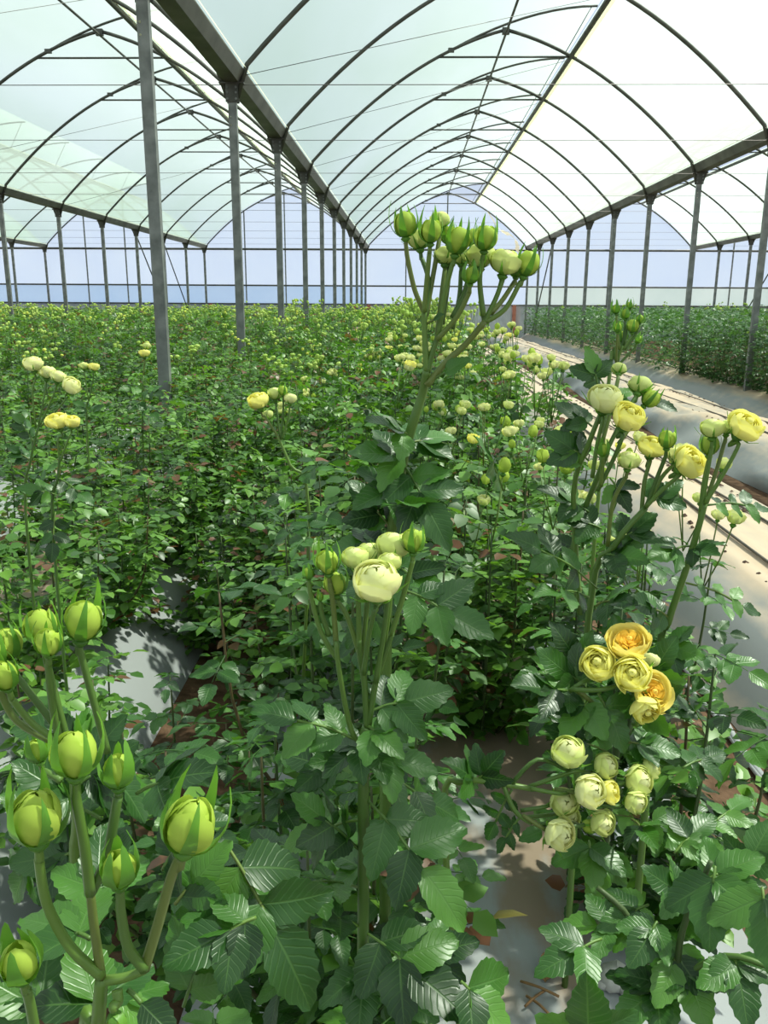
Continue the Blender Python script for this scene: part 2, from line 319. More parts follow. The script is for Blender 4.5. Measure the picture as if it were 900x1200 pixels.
def arch_meshes():                                     # local: x from the bay centre, z from the gutter
    def curve(a, b, n, f=rise): return [(a + (b - a) * i / n, 0, f(a + (b - a) * i / n)) for i in range(n + 1)]
    m = MB(); m.tube([(-W / 2 + 0.05, 0, -0.14)] + curve(-W / 2 + 0.16, 0, 18), 0.028, 6); a = m.mesh('left_hoop', M_TUBE)
    m = MB(); m.tube(curve(0, W / 2 - 0.16, 18) + [(W / 2 - 0.05, 0, -0.14)], 0.028, 6); b = m.mesh('right_hoop', M_TUBE)
    m = MB(); m.tube(curve(-0.9, 1.49, 10, flap), 0.019, 6); c = m.mesh('vent_arm', M_TUBE)
    m = MB(); m.tube([(-1.12, 0, rise(1.12)), (1.12, 0, rise(1.12))], 0.016, 6); d = m.mesh('tie_bar', M_TUBE)
    m = MB(); m.tube([(1.0, 0, rise(1.0)), (1.40, 0, flap(1.40))], 0.008, 5); e = m.mesh('vent_strut', M_TUBE)
    m = MB(); m.box((0, 0, 2.19), (0.12, 0.07, 0.10)); f = m.mesh('ridge_joint', M_TUBE, False); m = MB(); m.box((-0.9, 0, rise(0.9)), (0.10, 0.07, 0.06)); g = m.mesh('arm_joint', M_TUBE, False)
    return (('left_hoop', a), ('right_hoop', b), ('vent_arm', c), ('tie_bar', d), ('vent_strut', e), ('ridge_joint', f), ('arm_joint', g))
AM = arch_meshes()
for b in NB:
    cnt = 0
    for k in range(-2, K_END + 1):
        c, y = gx(b) + W / 2, Y0 + k * SP
        if not any(inframe((c + dx, y, ZG + rise(dx)), 5) for dx in (-3.3, -2.5, -1.5, 0, 1.5, 2.5, 3.3)): continue
        cnt += 1
        e = empty('roof_hoop', (c, y, ZG))
        tag(e, 'curved steel roof hoop, %s from the camera in the %s bay' % (ORD[cnt - 1], bay_word(b)), 'roof hoop', 'roof hoops')
        for nm, me in AM: obj(nm, me, e)
    # purlins along the bay
    if b in (-2, -1, 0, 1):
        c = gx(b) + W / 2
        m = MB(); m.tube([(c, -3, ZG + 2.15), (c, YE, ZG + 2.15)], 0.02, 6)
        tag(obj('ridge_purlin', m.mesh('ridge_purlin', M_TUBE)), 'thin steel ridge tube along the top of the %s bay' % bay_word(b), 'purlin', 'purlins')
        e = empty('vent_purlin', (c + 1.1, -3, ZG + rise(1.1)))
        tag(e, 'thick vent edge beam along the right of the ridge in the %s bay' % bay_word(b), 'purlin', 'purlins')
        m = MB(); m.tube([(0, 0, 0), (0, YE + 3, 0)], 0.042, 6); obj('beam', m.mesh('beam', M_TUBE), e)
        m = MB(); m.sweep([(0.03, 0.05), (0.12, 0.02), (0.125, 0.025), (0.03, 0.06)], 0, YE + 3, 1, True); obj('film_hem', m.mesh('film_hem', M_EDGE, False), e)
# cross wires at gutter height and slack bracing wires
for k in range(0, K_END):
    y = Y0 + k * SP; m = MB(); m.tube([(gx(-3), y, ZG - 0.02), (gx(3), y, ZG - 0.02)], 0.005, 4)
    tag(obj('cross_wire', m.mesh('cross_wire', M_WIRE)), 'thin taut wire across the bays, %s from the camera' % ORD[k], 'wire', 'cross wires')
i = 0
for b, k, s in ((0, 0, 1), (0, 1, 1), (0, 3, 1), (-1, 0, -1), (-1, 2, 1), (-1, 4, 1), (0, -1, 1), (0, 2, 1)):
    c = gx(b) + W / 2; m = MB(); y = Y0 + k * SP
    pts = [(c + dx, y + SP * (dx + 3.3) / 4.4, ZG + rise(dx) - 0.05) for dx in np.linspace(-3.3, 1.1, 7)]
    m.tube([(pts[0][0], pts[0][1], pts[0][2]), pts[-1]], 0.004, 4)
    tag(obj('brace_wire', m.mesh('brace_wire', M_WIRE)), 'thin slanting bracing wire under the roof of the %s bay, %s along' % (bay_word(b), ORD[i]), 'wire', 'bracing wires'); i += 1

# far end wall
e = empty('wall_end', (0, YE + 0.16, 0)); tag(e, 'translucent plastic end wall', None, None, 'structure')
for b in NB:
    c = gx(b) + W / 2; m = MB(); N = 16
    xs = [-W / 2 + W * i / N for i in range(N + 1)]
    vs_ = [(c + x, 0.04, 2.2) for x in xs] + [(c + x, 0.04, ZG) for x in xs] + [(c + x, 0.04, ZG + rise(x) + 0.02) for x in xs]; n = N + 1
    m.add(vs_, [(i, i + 1, n + i + 1, n + i) for i in range(N)] + [(n + i, n + i + 1, 2 * n + i + 1, 2 * n + i) for i in range(N)])
    obj('film_panel', m.mesh('film_panel', M_WALLFILM, False), e)
    m = MB(); m.add([(c - W / 2, 0.05, 1.42), (c + W / 2, 0.05, 1.42), (c + W / 2, 0.05, 2.2), (c - W / 2, 0.05, 2.2)], [(0, 1, 2, 3)])
    obj('curtain_panel', m.mesh('curtain_panel', M_CURTAIN if b < 0 else (M_WALLFILM if b == 0 else M_NET), False), e)
    for fx in (-0.25, 0.0):
        m = MB(); x = c + W * fx; m.box((x, 0, (ZG + rise(W * fx)) / 2), (0.05, 0.04, ZG + rise(W * fx))); obj('mullion', m.mesh('mullion', M_STEEL, False), e)
    # low ribbed sheet at the foot
    m = MB(); pr = []
    nx = 34
    for i in range(nx + 1):
        x = c - W / 2 + W * i / nx; pr += [(x, 0.0 if i % 2 else 0.05)]
    vs_ = [(a, 0.08 + q, 0.0) for a, q in pr] + [(a, 0.08 + q, 1.44) for a, q in pr]; n = len(pr)
    m.add(vs_, [(i, i + 1, n + i + 1, n + i) for i in range(n - 1)])
    obj('base_sheet', m.mesh('base_sheet', M_SHEET, False), e)
    if b in (-1, 0):
        for fx in (-0.48, 0.43):
            m = MB(); m.box((c + W * fx, -0.02, 0.72), (0.14, 0.14, 1.44)); obj('red_post', m.mesh('red_post', M_BRICKRED, False), e)
for z, r in ((ZG - 0.02, 0.045), (2.2, 0.035), (1.44, 0.03)):
    m = MB(); m.tube([(gx(-3), -0.02, z), (gx(3), -0.02, z)], r, 6); obj('rail', m.mesh('rail', M_TUBE), e)
for g, k0, wd in ((-1, 6, 'first before the end wall beyond the left bay'), (-1, 7, 'second before the end wall beyond the left bay'), (1, 7, 'in the row right of the centre'), (2, 6, 'in the distant row beyond the right bay')):
    m = MB(); m.tube([(gx(g), Y0 + k0 * SP + 0.06, ZG - 0.2), (gx(g), Y0 + (k0 + 1.45) * SP, 0.0)], 0.022, 6)
    tag(obj('wind_brace', m.mesh('wind_brace', M_TUBE)), 'slanting steel wind brace from a post, ' + wd, 'brace', 'wind braces')
# strip of torn film hanging from the gable
m = MB(); pts = smooth_path([(gx(1) - 1.75, YE, 5.19), (gx(1) - 1.25, YE - 0.25, 4.45), (gx(1) - 0.85, YE - 0.3, 4.28), (gx(1) - 0.55, YE - 0.25, 4.0), (gx(1) - 0.5, YE - 0.2, 3.6)], 4)
for i in range(len(pts) - 1):
    w0, w1 = 0.05 + 0.07 * math.sin(i * 1.3) ** 2, 0.05 + 0.07 * math.sin((i + 1) * 1.3) ** 2
    a, b_ = pts[i], pts[i + 1]; m.add([a + Vector((-w0, 0, w0)), a + Vector((w0, 0.02, -w0)), b_ + Vector((w1, 0.02, -w1)), b_ + Vector((-w1, 0, w1))], [(0, 1, 2, 3)])
M_TORN = film_mat('torn_film', (0.85, 0.72, 0.55), 0.15)
tag(obj('torn_film_strip', m.mesh('torn_film_strip', M_TORN, False)), 'tan strip of torn plastic hanging from the far gable', 'film strip')

# ------------------------------------------------------------------ the beds under plastic
PB = W / 4
def bedx(k): return 0.17 + PB * k
HB = 0.32
def bed_profile(n=26):
    out = []
    for i in range(n + 1):
        t = -1 + 2 * i / n; s = abs(t)
        x = 0.66 * t; z = HB * min(1, (1 - s ** 3.2)) if s < 1 else 0
        out.append((x, z))
    return out
BED_WORDS = {1: 'bare raised bed covered in dusty pale plastic, nearest on the right', 2: 'second bare raised bed under crumpled plastic sheeting', 3: 'plastic covered raised bed at the foot of the tall right rows', 0: 'raised bed under grey plastic between the two foreground rose rows', -1: 'plastic covered raised bed left of the soil path'}
for k in (-2, -1, 0, 1, 2, 3):
    cx = bedx(k); m = MB(); ny = 260 if k in (0, 1, 2, -1) else 120; ya, yb = -1.5, YE - 0.6
    prof = bed_profile(); m.sweep(prof, ya, yb, ny)
    amp = {1: 0.008, 2: 0.05}.get(k, 0.018)
    vv = []
    f1 = RNG.uniform(0, 6.28, 8)
    for (x, y, z) in m.v:
        s = abs(x) / 0.66
        wob = sum(math.sin(y * (2.1 + 1.7 * q) + x * (3 + 2.3 * q) + f1[q]) / (1 + 0.5 * q) for q in range(6)) / 2.2
        fl = 0.35 + 1.2 * max(0.0, s - 0.3)
        dz = amp * wob * fl * (1 if 0.02 < z else 0)
        if k in (1, 2) and s < 0.55: dz += 0.014 * math.sin(x * 40) * (0.6 + 0.4 * math.sin(y * 0.9 + x * 5))
        vv.append((x + (amp * 0.9 * math.sin(y * 3.3 + f1[0] + z * 9) if 0.02 < z else amp * math.sin(y * 1.3)), y, z + dz + 0.003))
    m.v = vv
    o = obj('plastic_covered_bed', m.mesh('plastic_covered_bed', M_MULCH if k in (1, 2, 3) else M_MULCH_PLANTED), None, (cx, 0, 0))
    tag(o, BED_WORDS.get(k, 'plastic covered raised bed second left of the soil path'), 'raised bed', 'plastic covered beds')
    if k in (1, 2, 3):
        for xo in (-0.16, 0.13):
            mm = MB(); pts = [(xo + 0.012 * math.sin(y * 1.7 + xo * 9), y, HB * (1 - (abs(xo) / 0.66) ** 3.2) + 0.012) for y in np.arange(ya, yb, 0.5)]
            mm.tube(pts, 0.0075, 6); obj('drip_line', mm.mesh('drip_line', M_DARKPLASTIC), o)
        mm = MB()
        for y in np.arange(0.6, yb, 0.16):
            for xo in (-0.27, 0.10, 0.27):
                if random.random() < 0.3: continue
                r = random.uniform(0.009, 0.02); px_, py_ = xo + random.uniform(-.02, .02), y + random.uniform(-.05, .05)
                zz = HB * (1 - (abs(px_) / 0.66) ** 3.2) + 0.008
                vs_ = [(px_ + r * math.cos(a) * random.uniform(.7, 1.4), py_ + 1.4 * r * math.sin(a), zz) for a in np.linspace(0, 5.24, 6)] + [(px_, py_, zz + r * 0.7)]
                mm.add(vs_, [(i, (i + 1) % 6, 6) for i in range(6)])
        tag(obj('planting_holes', mm.mesh('planting_holes', M_CLUMP, False), o), 'dark crumbs of soil around the planting holes', kind='stuff')
# rolled plastic hem at the foot of the nearest bare bed
mm = MB()
for q in range(2):
    mm.tube([(bedx(1) - 0.70 - 0.035 * q + 0.02 * math.sin(y * 2.3 + q * 2) + 0.008 * math.sin(y * 9 + q), y, 0.012 + 0.008 * math.sin(y * 3 + q)) for y in np.arange(0.5, 14, 0.12)], 0.013 - 0.004 * q, 5)
tag(obj('plastic_hem', mm.mesh('plastic_hem', M_MULCH_PLANTED)), 'rolled plastic hem lying along the foot of the nearest bare bed', 'plastic hem')

# ------------------------------------------------------------------ leaf, petal and bud shapes
def leaflet_geo(n=12, wid=0.36, fold=0.16, droop=0.14, ser=0.02, wave=0.0, seed=0):
    """one ovate toothed leaflet, base at the origin, tip at y = 1"""
    rr = random.Random(seed); vs_ = []; uv = []; fs_ = []
    for i in range(n + 1):
        t = i / n
        w = wid * (math.sin(math.pi * t ** 0.78) ** 0.72) * (1 - 0.22 * t) if 0 < t < 1 else 0.006
        if 0 < i < n and ser: w += ser * (1 if i % 2 else -0.6)
        for s in (-1, -0.5, 0, 0.5, 1):
            x = s * w; z = fold * abs(x) - droop * t * t + wave * math.sin(t * 9 + s * 2 + seed) * abs(s) ** 2
            yy = t + (0.018 if abs(s) == 1 and i % 2 and ser else 0)
            vs_.append((x, yy, z)); uv.append((s, t))
    for i in range(n):
        for j in range(4): a = i * 5 + j; fs_.append((a, a + 1, a + 6, a + 5))
    return vs_, fs_, uv
def leaflet_lo(wid=0.36, fold=0.15, droop=0.14):
    vs_ = [(0, 0, 0)]; uv = [(0, 0)]
    for t, k in ((0.3, 0.92), (0.68, 0.8)):
        for s in (-1, 0, 1): vs_.append((s * wid * k, t, fold * abs(s) * wid - droop * t * t)); uv.append((s, t))
    vs_.append((0, 1, -droop)); uv.append((0, 1))
    return vs_, [(0, 2, 1), (0, 3, 2), (1, 2, 5, 4), (2, 3, 6, 5), (4, 5, 7), (5, 6, 7)], uv
def frame(d, nrm):
    y = Vector(d).normalized(); z = Vector(nrm); z = (z - y * z.dot(y)).normalized(); x = y.cross(z)
    return Matrix(((x.x, y.x, z.x), (x.y, y.y, z.y), (x.z, y.z, z.z)))
LEAFLETS = []
for k in range(5):
    m = MB(); v, f, uv = leaflet_geo(12, 0.33 + 0.03 * (k % 3), 0.10 + 0.05 * k, 0.06 + 0.07 * (k % 4), 0.02, 0.035, k); m.add(v, f, uv, 0.18 * k)
    LEAFLETS.append(m.mesh('leaflet', M_LEAF))
LAY = [(1.0, 0, 0.44), (0.60, 1, 0.40), (0.60, -1, 0.40), (0.30, 1, 0.32), (0.30, -1, 0.32)]     # along the rachis, side, size
def compound(hi, seed, mt, size=1.0, n=5, tint=None):
    """one rose leaf: a rachis with five leaflets, unit length along y"""
    rr = random.Random(seed); m = MB()
    rl = 0.60
    m.tube([(0, 0, 0), (0, rl * .5, 0.02), (0, rl, 0)], [0.010, 0.008, 0.006], 3 if not hi else 4, False, tint=rr.random())
    tn = rr.random() if tint is None else tint
    for p, s, L in LAY[:n]:
        v, f, uv = leaflet_geo(10, 0.34 + rr.uniform(-.02, .05), rr.uniform(.05, .3), rr.uniform(.03, .3), 0.02, 0.03, rr.randint(0, 99)) if hi else leaflet_lo(0.38, rr.uniform(.05, .3), rr.uniform(.03, .3))
        a = s * rr.uniform(0.95, 1.3) if s else rr.uniform(-.15, .15)
        d = Vector((math.sin(a), math.cos(a), rr.uniform(-.22, .10))); R = frame(d, (rr.uniform(-.25, .25), 0, 1))
        o = Vector((0, rl * p, 0.0)) + d * 0.02
        m.add([o + R @ (Vector(q) * L * size) for q in v], f, uv, (tn + rr.uniform(-.08, .08)) % 1.0)
    return m.mesh('leaf', mt) if mt else m
COMP_HI = [compound(True, 50 + k, M_LEAF) for k in range(6)]
COMP_MID = [compound(False, 70 + k, M_LEAF2) for k in range(6)]

def mb_arrays(m):
    tri = []
    for f in m.f:
        for i in range(1, len(f) - 1): tri.append((f[0], f[i], f[i + 1]))
    return np.array(m.v, dtype=np.float32), np.array(tri, dtype=np.int32), np.array(m.t, dtype=np.float32)
def fast_mesh(name, V, F, T, mats, MI=None):
    me = bpy.data.meshes.new(name); nv, nf = len(V), len(F)
    me.vertices.add(nv); me.vertices.foreach_set('co', np.ascontiguousarray(V, dtype=np.float32).ravel())
    me.loops.add(nf * 3); me.loops.foreach_set('vertex_index', np.ascontiguousarray(F, dtype=np.int32).ravel())
    me.polygons.add(nf); me.polygons.foreach_set('loop_start', np.arange(0, nf * 3, 3, dtype=np.int32))
    for q in (mats if isinstance(mats, (list, tuple)) else [mats]): me.materials.append(q)
    if MI is not None: me.polygons.foreach_set('material_index', np.ascontiguousarray(MI, dtype=np.int32))
    at = me.attributes.new('tint', 'FLOAT', 'POINT'); at.data.foreach_set('value', np.ascontiguousarray(T, dtype=np.float32))
    me.update(calc_edges=True); me.validate(); return me
def scatter(templates, Ms, Ls, Ts):
    """copies of templates (arrays) at rotations*scales Ms, places Ls -> one array set"""
    VV, FF, TT = [], [], []; base = 0; n = len(templates)
    for q in range(n):
        idx = np.arange(q, len(Ms), n)
        if not len(idx): continue
        V, F, T = templates[q]
        P = np.einsum('nij,vj->nvi', Ms[idx], V) + Ls[idx][:, None, :]
        VV.append(P.reshape(-1, 3)); FF.append((F[None] + (np.arange(len(idx)) * len(V))[:, None, None]).reshape(-1, 3) + base)
        TT.append(((T[None] * 0.3 + Ts[idx][:, None]) % 1.0).reshape(-1)); base += len(idx) * len(V)
    return np.concatenate(VV), np.concatenate(FF), np.concatenate(TT)
TPL_MID = [mb_arrays(compound(False, 90 + k, None)) for k in range(5)]
def far_leaf(seed):
    rr = random.Random(seed); m = MB()
    for a in (0, 1.15, -1.15):
        d = Vector((math.sin(a), math.cos(a), rr.uniform(-.25, .1))); R = frame(d, (rr.uniform(-.3, .3), 0, 1)); o = Vector((0, .25, 0)) 
        v = [(0, 0, 0), (-.24, .45, .06), (0, .45, 0), (.24, .45, .06), (0, 1, -.12)]
        m.add([o + R @ (Vector(q) * 0.55) for q in v], [(0, 2, 1), (0, 3, 2), (1, 2, 4), (2, 3, 4)], None, rr.random())
    return m
TPL_FAR = [mb_arrays(far_leaf(k)) for k in range(5)]

# petals: patches of a cup, unit radius, axis +z, foot at z = 0
def petal_geo(R, phi, hw, th, flare=0.0, ns=5, nt=6, lift=0.0, zs=0.95, cup=0.05):
    vs_, uv, fs_ = [], [], []
    for i in range(nt + 1):
        t = i / nt
        for j in range(ns + 1):
            s = -1 + 2 * j / ns
            tt = t * (1 - 0.16 * s * s) ; a = tt * th
            w = hw * (0.35 + 0.65 * math.sin(math.pi * min(1, 0.10 + 0.55 * t)))
            r = R * math.sin(a) * (1 + cup * s * s * 0.6 + 0.075 * s) + flare * max(0, t - 0.65) * R * 1.6 + 0.05 * R * max(0, t - .85) * 4 * (1 - s * s)
            z = lift + zs * R * (1 - math.cos(a)) - flare * max(0, t - 0.8) * R * 0.5
            p = phi + s * w
            vs_.append((r * math.cos(p), r * math.sin(p), z + 0.02 * math.sin(9 * s + phi * 3) * t * R)); uv.append((s, t))
    for i in range(nt):
        for j in range(ns): a = i * (ns + 1) + j; fs_.append((a, a + 1, a + ns + 2, a + ns + 1))
    return vs_, fs_, uv
def sepal_geo(R, zs, phi, th, wid, out, n=7):
    """narrow pointed sepal that hugs the cup, then lets its tip go"""
    vs_, uv, fs_ = [], [], []
    for i in range(n + 1):
        t = i / n; a = t * th
        r = R * 1.05 * math.sin(min(a, 2.6)) + out * max(0, t - 0.5) ** 1.5 * 2 + 0.02; z = zs * R * (1 - math.cos(min(a, 2.6))) + (1.3 * R * max(0, t - 0.72))
        w = wid * (1 - t) ** 0.75 * (0.55 + 1.2 * t if t < 0.4 else 1.03)
        c, s = math.cos(phi), math.sin(phi)
        for q in (-1, 0, 1):
            rr_ = r + (0.04 if q == 0 else 0); vs_.append((rr_ * c - q * w * s, rr_ * s + q * w * c, z)); uv.append((q, t))
    for i in range(n):
        for j in range(2): a = i * 3 + j; fs_.append((a, a + 1, a + 4, a + 3))
    return vs_, fs_, uv
def hip(m, r=0.42, mi=0):
    m.tube([(0, 0, -0.42), (0, 0, -0.30), (0, 0, -0.12), (0, 0, 0.03)], [0.13, r * .62, r, r * .6], 8, True, mi)
# kind: inner layers (joined into the core), outer layers (each petal a piece), sepals
KINDS = {
    'bud':    dict(plug=(0.55, 0.66), core=[(0.78, 3, 2.85, 1.2, 0.0)], outer=[(0.87, 3, 2.55, 1.0, 0.0)], zs=1.16, sep=(0.92, 1.24, 2.6, 0.40, 0.24), cm=M_PBUD, pm=M_PBUD, zc=0.95),
    'tightbud': dict(core=[(0.72, 3, 2.95, 1.2, 0.0)], outer=[], zs=1.26, sep=(0.80, 1.40, 2.85, 0.58, 0.03), cm=M_PBUD, pm=M_PBUD, zc=0.9),
    'lime':   dict(plug=(0.55, 0.55), core=[(0.80, 4, 2.75, 1.0, 0.0)], outer=[(0.90, 4, 2.5, 1.0, 0.0), (0.97, 5, 2.05, 0.85, 0.01)], zs=0.92, sep=(0.95, 0.9, 1.3, 0.24, 0.5), cm=M_PCREAM, pm=M_PGREEN, zc=0.9),
    'cream':  dict(plug=(0.55, 0.52), core=[(0.70, 4, 2.8, 1.1, 0.0), (0.81, 4, 2.7, 1.0, 0.0)], outer=[(0.90, 5, 2.5, 0.9, 0.0), (0.98, 5, 2.1, 0.85, 0.01)], zs=0.88, sep=(0.95, 0.9, 1.15, 0.24, 0.6), cm=M_PCREAM, pm=M_PCREAM, zc=0.86),
    'yellow': dict(plug=(0.22, 1.0), core=[(0.36, 3, 2.6, 1.3, 0.0), (0.52, 4, 2.5, 1.1, 0.0), (0.66, 5, 2.5, 0.95, 0.0), (0.78, 5, 2.5, 0.9, 0.0)], outer=[(0.89, 5, 2.4, 0.9, 0.0), (0.98, 5, 2.05, 0.85, 0.02)], zs=0.86, sep=(0.95, 0.8, 1.0, 0.22, 0.6), cm=M_PYEL, pm=M_PYEL, zc=0.84),
    'open':   dict(plug=(0.16, 0.75), core=[(0.24, 5, 2.1, 0.55, 0.12), (0.36, 6, 2.0, 0.45, 0.12), (0.50, 8, 1.9, 0.36, 0.14)], outer=[(0.74, 5, 2.2, 0.9, 0.0), (0.88, 5, 2.0, 0.9, 0.03), (0.99, 5, 1.8, 0.9, 0.06)], zs=0.80, sep=(0.9, 0.8, 0.9, 0.22, 0.6), cm=M_PORANGE, pm=M_PGOLD, zc=0.78),
}
BL = {}
for kd, d in KINDS.items():
    m = MB(); hip(m, 0.40, 1)
    for q, (R, n, th, hw, fl) in enumerate(d['core']):
        for i in range(n):
            v, f, uv = petal_geo(R, 2 * math.pi * (i + 0.37 * q) / n, hw, th, fl, zs=d['zs'], cup=0.12, lift=(1.15 * max(0, 0.85 - R) if 'bud' not in kd else 0)); m.add(v, f, uv, mi=0)
    if 'plug' in d:
        for i in range(3): v, f, uv = petal_geo(d['plug'][0], 2.09 * i, 1.25, 3.1, 0, lift=d['plug'][1], zs=d['zs']); m.add(v, f, uv, mi=0)
    core = m.mesh('bloom', [d['cm'], M_SEPAL]); pets = []
    for q, (R, n, th, hw, fl) in enumerate(d['outer']):
        m = MB(); v, f, uv = petal_geo(R, 0, hw, th, fl, 6, 7, zs=d['zs'], cup=0.10); m.add(v, f, uv); pets.append((m.mesh('petal', d['pm']), n, 0.31 * (q + 1)))
    m = MB(); R, zs, th, wd, out = d['sep']; v, f, uv = sepal_geo(R, zs if zs > .6 else 0.9, 0, th, wd, out); m.add(v, f, uv, 0.4); sep = m.mesh('sepal', M_SEPAL)
    # light-weight bloom for the field: everything in one small mesh
    lo = MB(); hip(lo, 0.38, 2)
    for q, (R, n, th, hw, fl) in enumerate((d['core'][-1:] + d['outer'])[-2:]):
        for i in range(n):
            v, f, uv = petal_geo(R, 2 * math.pi * (i + 0.5 * q) / n, hw, th, fl, 2, 3, zs=d['zs']); lo.add(v, f, uv, mi=0 if q else 1)
    BL[kd] = (core, pets, sep, lo.mesh('bloom', [d['pm'], d['cm'], M_SEPAL]))

def rot_to(axis, spin):
    a = Vector(axis).normalized(); return (a.to_track_quat('Z', 'Y').to_matrix() @ Matrix.Rotation(spin, 3, 'Z'))
def place(o, M3, loc, s): 
    M = (M3 * s).to_4x4(); M.translation = loc; o.matrix_basis = M
def add_bloom(root, kd, foot, axis, r, hi=True, rr=random):
    """foot: world place of the base of the flower"""
    core, pets, sep, lo = BL[kd]
    o = obj('bud' if 'bud' in kd else 'bloom', core if hi else lo, root)
    place(o, rot_to(axis, rr.uniform(0, 6.28)), Vector(foot) - root.location, r)
    if hi:
        for me, n, ph in pets:
            for i in range(n):
                p = obj('petal', me, o); s = rr.uniform(.97, 1.03)
                p.rotation_euler = (rr.uniform(-.05, .05), rr.uniform(-.05, .05), ph + 2 * math.pi * i / n + rr.uniform(-.12, .12)); p.scale = (s, s, s)
        for i in range(5):
            p = obj('sepal', sep, o); s = rr.uniform(.9, 1.12); p.rotation_euler = (0, rr.uniform(-.06, .10), 2 * math.pi * i / 5 + rr.uniform(-.15, .15)); p.scale = (s, s, s * rr.uniform(.9, 1.15))
    return o
def add_stem(root, pts, r0, r1, name='stem', mt=None, n=7):
    P = smooth_path(pts, 4); o0 = root.location; m = MB(); k = len(P) - 1
    m.tube([p - o0 for p in P], [r0 + (r1 - r0) * i / k for i in range(k + 1)], n)
    return obj(name, m.mesh(name, mt or M_STEM), root)
CAMDIR = lambda p: (CAM - Vector(p)).normalized()
def hero_leaf(root, a, b, L, n=5, nrm=None, rr=random, flat=0.75):
    """a: (u, v, D) where the leaf joins its stem, b: (u, v, D) of the tip of its end leaflet; L: leaflet length in metres"""
    p0, p1 = Q(*a), Q(*b); d = p1 - p0; tot = d.length; d.normalize()
    rl = max(tot - L, 0.012)
    up = Vector(nrm) if nrm else (Vector((0, 0, 1)) * flat + CAMDIR(p1) * 0.75 + Vector((rr.uniform(-.3, .3), rr.uniform(-.3, .3), 0)))
    sag = Vector((0, 0, 0.06 * rl))
    m = MB(); m.tube(smooth_path([(0, 0, 0), d * rl * .5 + sag, d * rl], 3), 0.0017, 5, tint=0.3); lf = obj('leaf', m.mesh('leaf', M_STEM), root, p0 - root.location)
    R = frame(d, up); pairs = {1: [], 3: [0.82], 5: [0.78, 0.36], 7: [0.82, 0.5, 0.2]}[n]
    o = obj('leaflet', rr.choice(LEAFLETS), lf); place(o, R @ Matrix.Rotation(rr.uniform(-.2, .2), 3, 'Y'), d * rl, L)
    for q, p in enumerate(pairs):
        for s in (-1, 1):
            ang = -s * rr.uniform(0.85, 1.25)
            RR = R @ Matrix.Rotation(ang, 3, 'Z') @ Matrix.Rotation(rr.uniform(-.35, .35), 3, 'Y') @ Matrix.Rotation(rr.uniform(-.3, .15), 3, 'X')
            o = obj('leaflet', rr.choice(LEAFLETS), lf); place(o, RR, d * rl * p + sag * 0.8, L * (0.92 - 0.12 * q) * rr.uniform(.88, 1.05))
    return lf
def spray(root, node, items, D, r0=0.0022):
    """flowers of one spray: items (kind, u, v, width px, path [(u, v)], dD, axis lean)"""
    for it in items:
        kd, u, v, w, path = it[:5]; dD = it[5] if len(it) > 5 else random.uniform(-.015, .015); ax = it[6] if len(it) > 6 else None
        c = Q(u, v, D + dD); dep = px(c)[2]; r = w / 2 * dep / FPX
        pts = [Q(a, b, D + dD * (i + 1) / (len(path) + 1)) for i, (a, b) in enumerate(path)]
        if ax is None:
            ax = (c - pts[-1]).normalized() if pts else Vector((0, 0, 1)); ax = (ax + Vector((0, 0, .25))).normalized()
        ax = Vector(ax).normalized(); s = 1.0 if 'bud' not in kd else 1 / 0.9
        foot = c - ax * r * s * KINDS[kd]['zc']
        if pts: add_stem(root, pts + [foot - ax * r * 0.9, foot - ax * r * 0.35], r0 * 1.15, r0 * 0.85)
        add_bloom(root, kd, foot, ax, r * s)

# ------------------------------------------------------------------ foreground plants
BUSH_CAT = 'rose bush'
def plant(u, v, D, label):
    p = Q(u, v, D); e = empty('rose_bush', (p.x, p.y, HB)); return tag(e, label, BUSH_CAT, 'foreground rose bushes')
toC = lambda u, v, D, k=0.8, up=0.5: CAMDIR(Q(u, v, D)) * k + Vector((0, 0, up))

H1 = plant(115, 1200, 0.42, 'rose bush with big green buds on long stalks, lower left corner')
add_stem(H1, [H1.location + Vector((0.02, 0.02, 0)), Q(112, 1290, 0.43), Q(115, 1200, .42), Q(119, 1146, .42)], 0.0055, 0.0040)
add_stem(H1, [Q(119, 1146, .42), Q(111, 1090, .42), Q(106, 1046, .42)], 0.0030, 0.0027)
add_stem(H1, [Q(119, 1150, .42), Q(145, 1146, .42), Q(169, 1137, .42)], 0.0034, 0.0026)
spray(H1, None, [
    ('bud', 43, 958, 62, [(119, 1144), (82, 1110), (55, 1060), (46, 1010)], -0.01),
    ('bud', 87, 884, 52, [(106, 1048), (99, 990), (90, 940)], 0.0),
    ('tightbud', 139, 903, 40, [(106, 1046), (124, 1010), (134, 960), (138, 935)], 0.015),
    ('tightbud', 139, 1018, 46, [(169, 1136), (150, 1110), (142, 1070)], -0.012),
    ('bud', 223, 968, 62, [(169, 1136), (186, 1080), (200, 1030), (211, 1005)], 0.0),
    ('tightbud', 22, 1127, 50, [(42, 1215), (36, 1180), (31, 1160)], -0.01),
    ('tightbud', 136, 1196, 22, [(137, 1160), (138, 1175)], -0.01, (0.1, 0, -1)),
], 0.42, 0.0030)
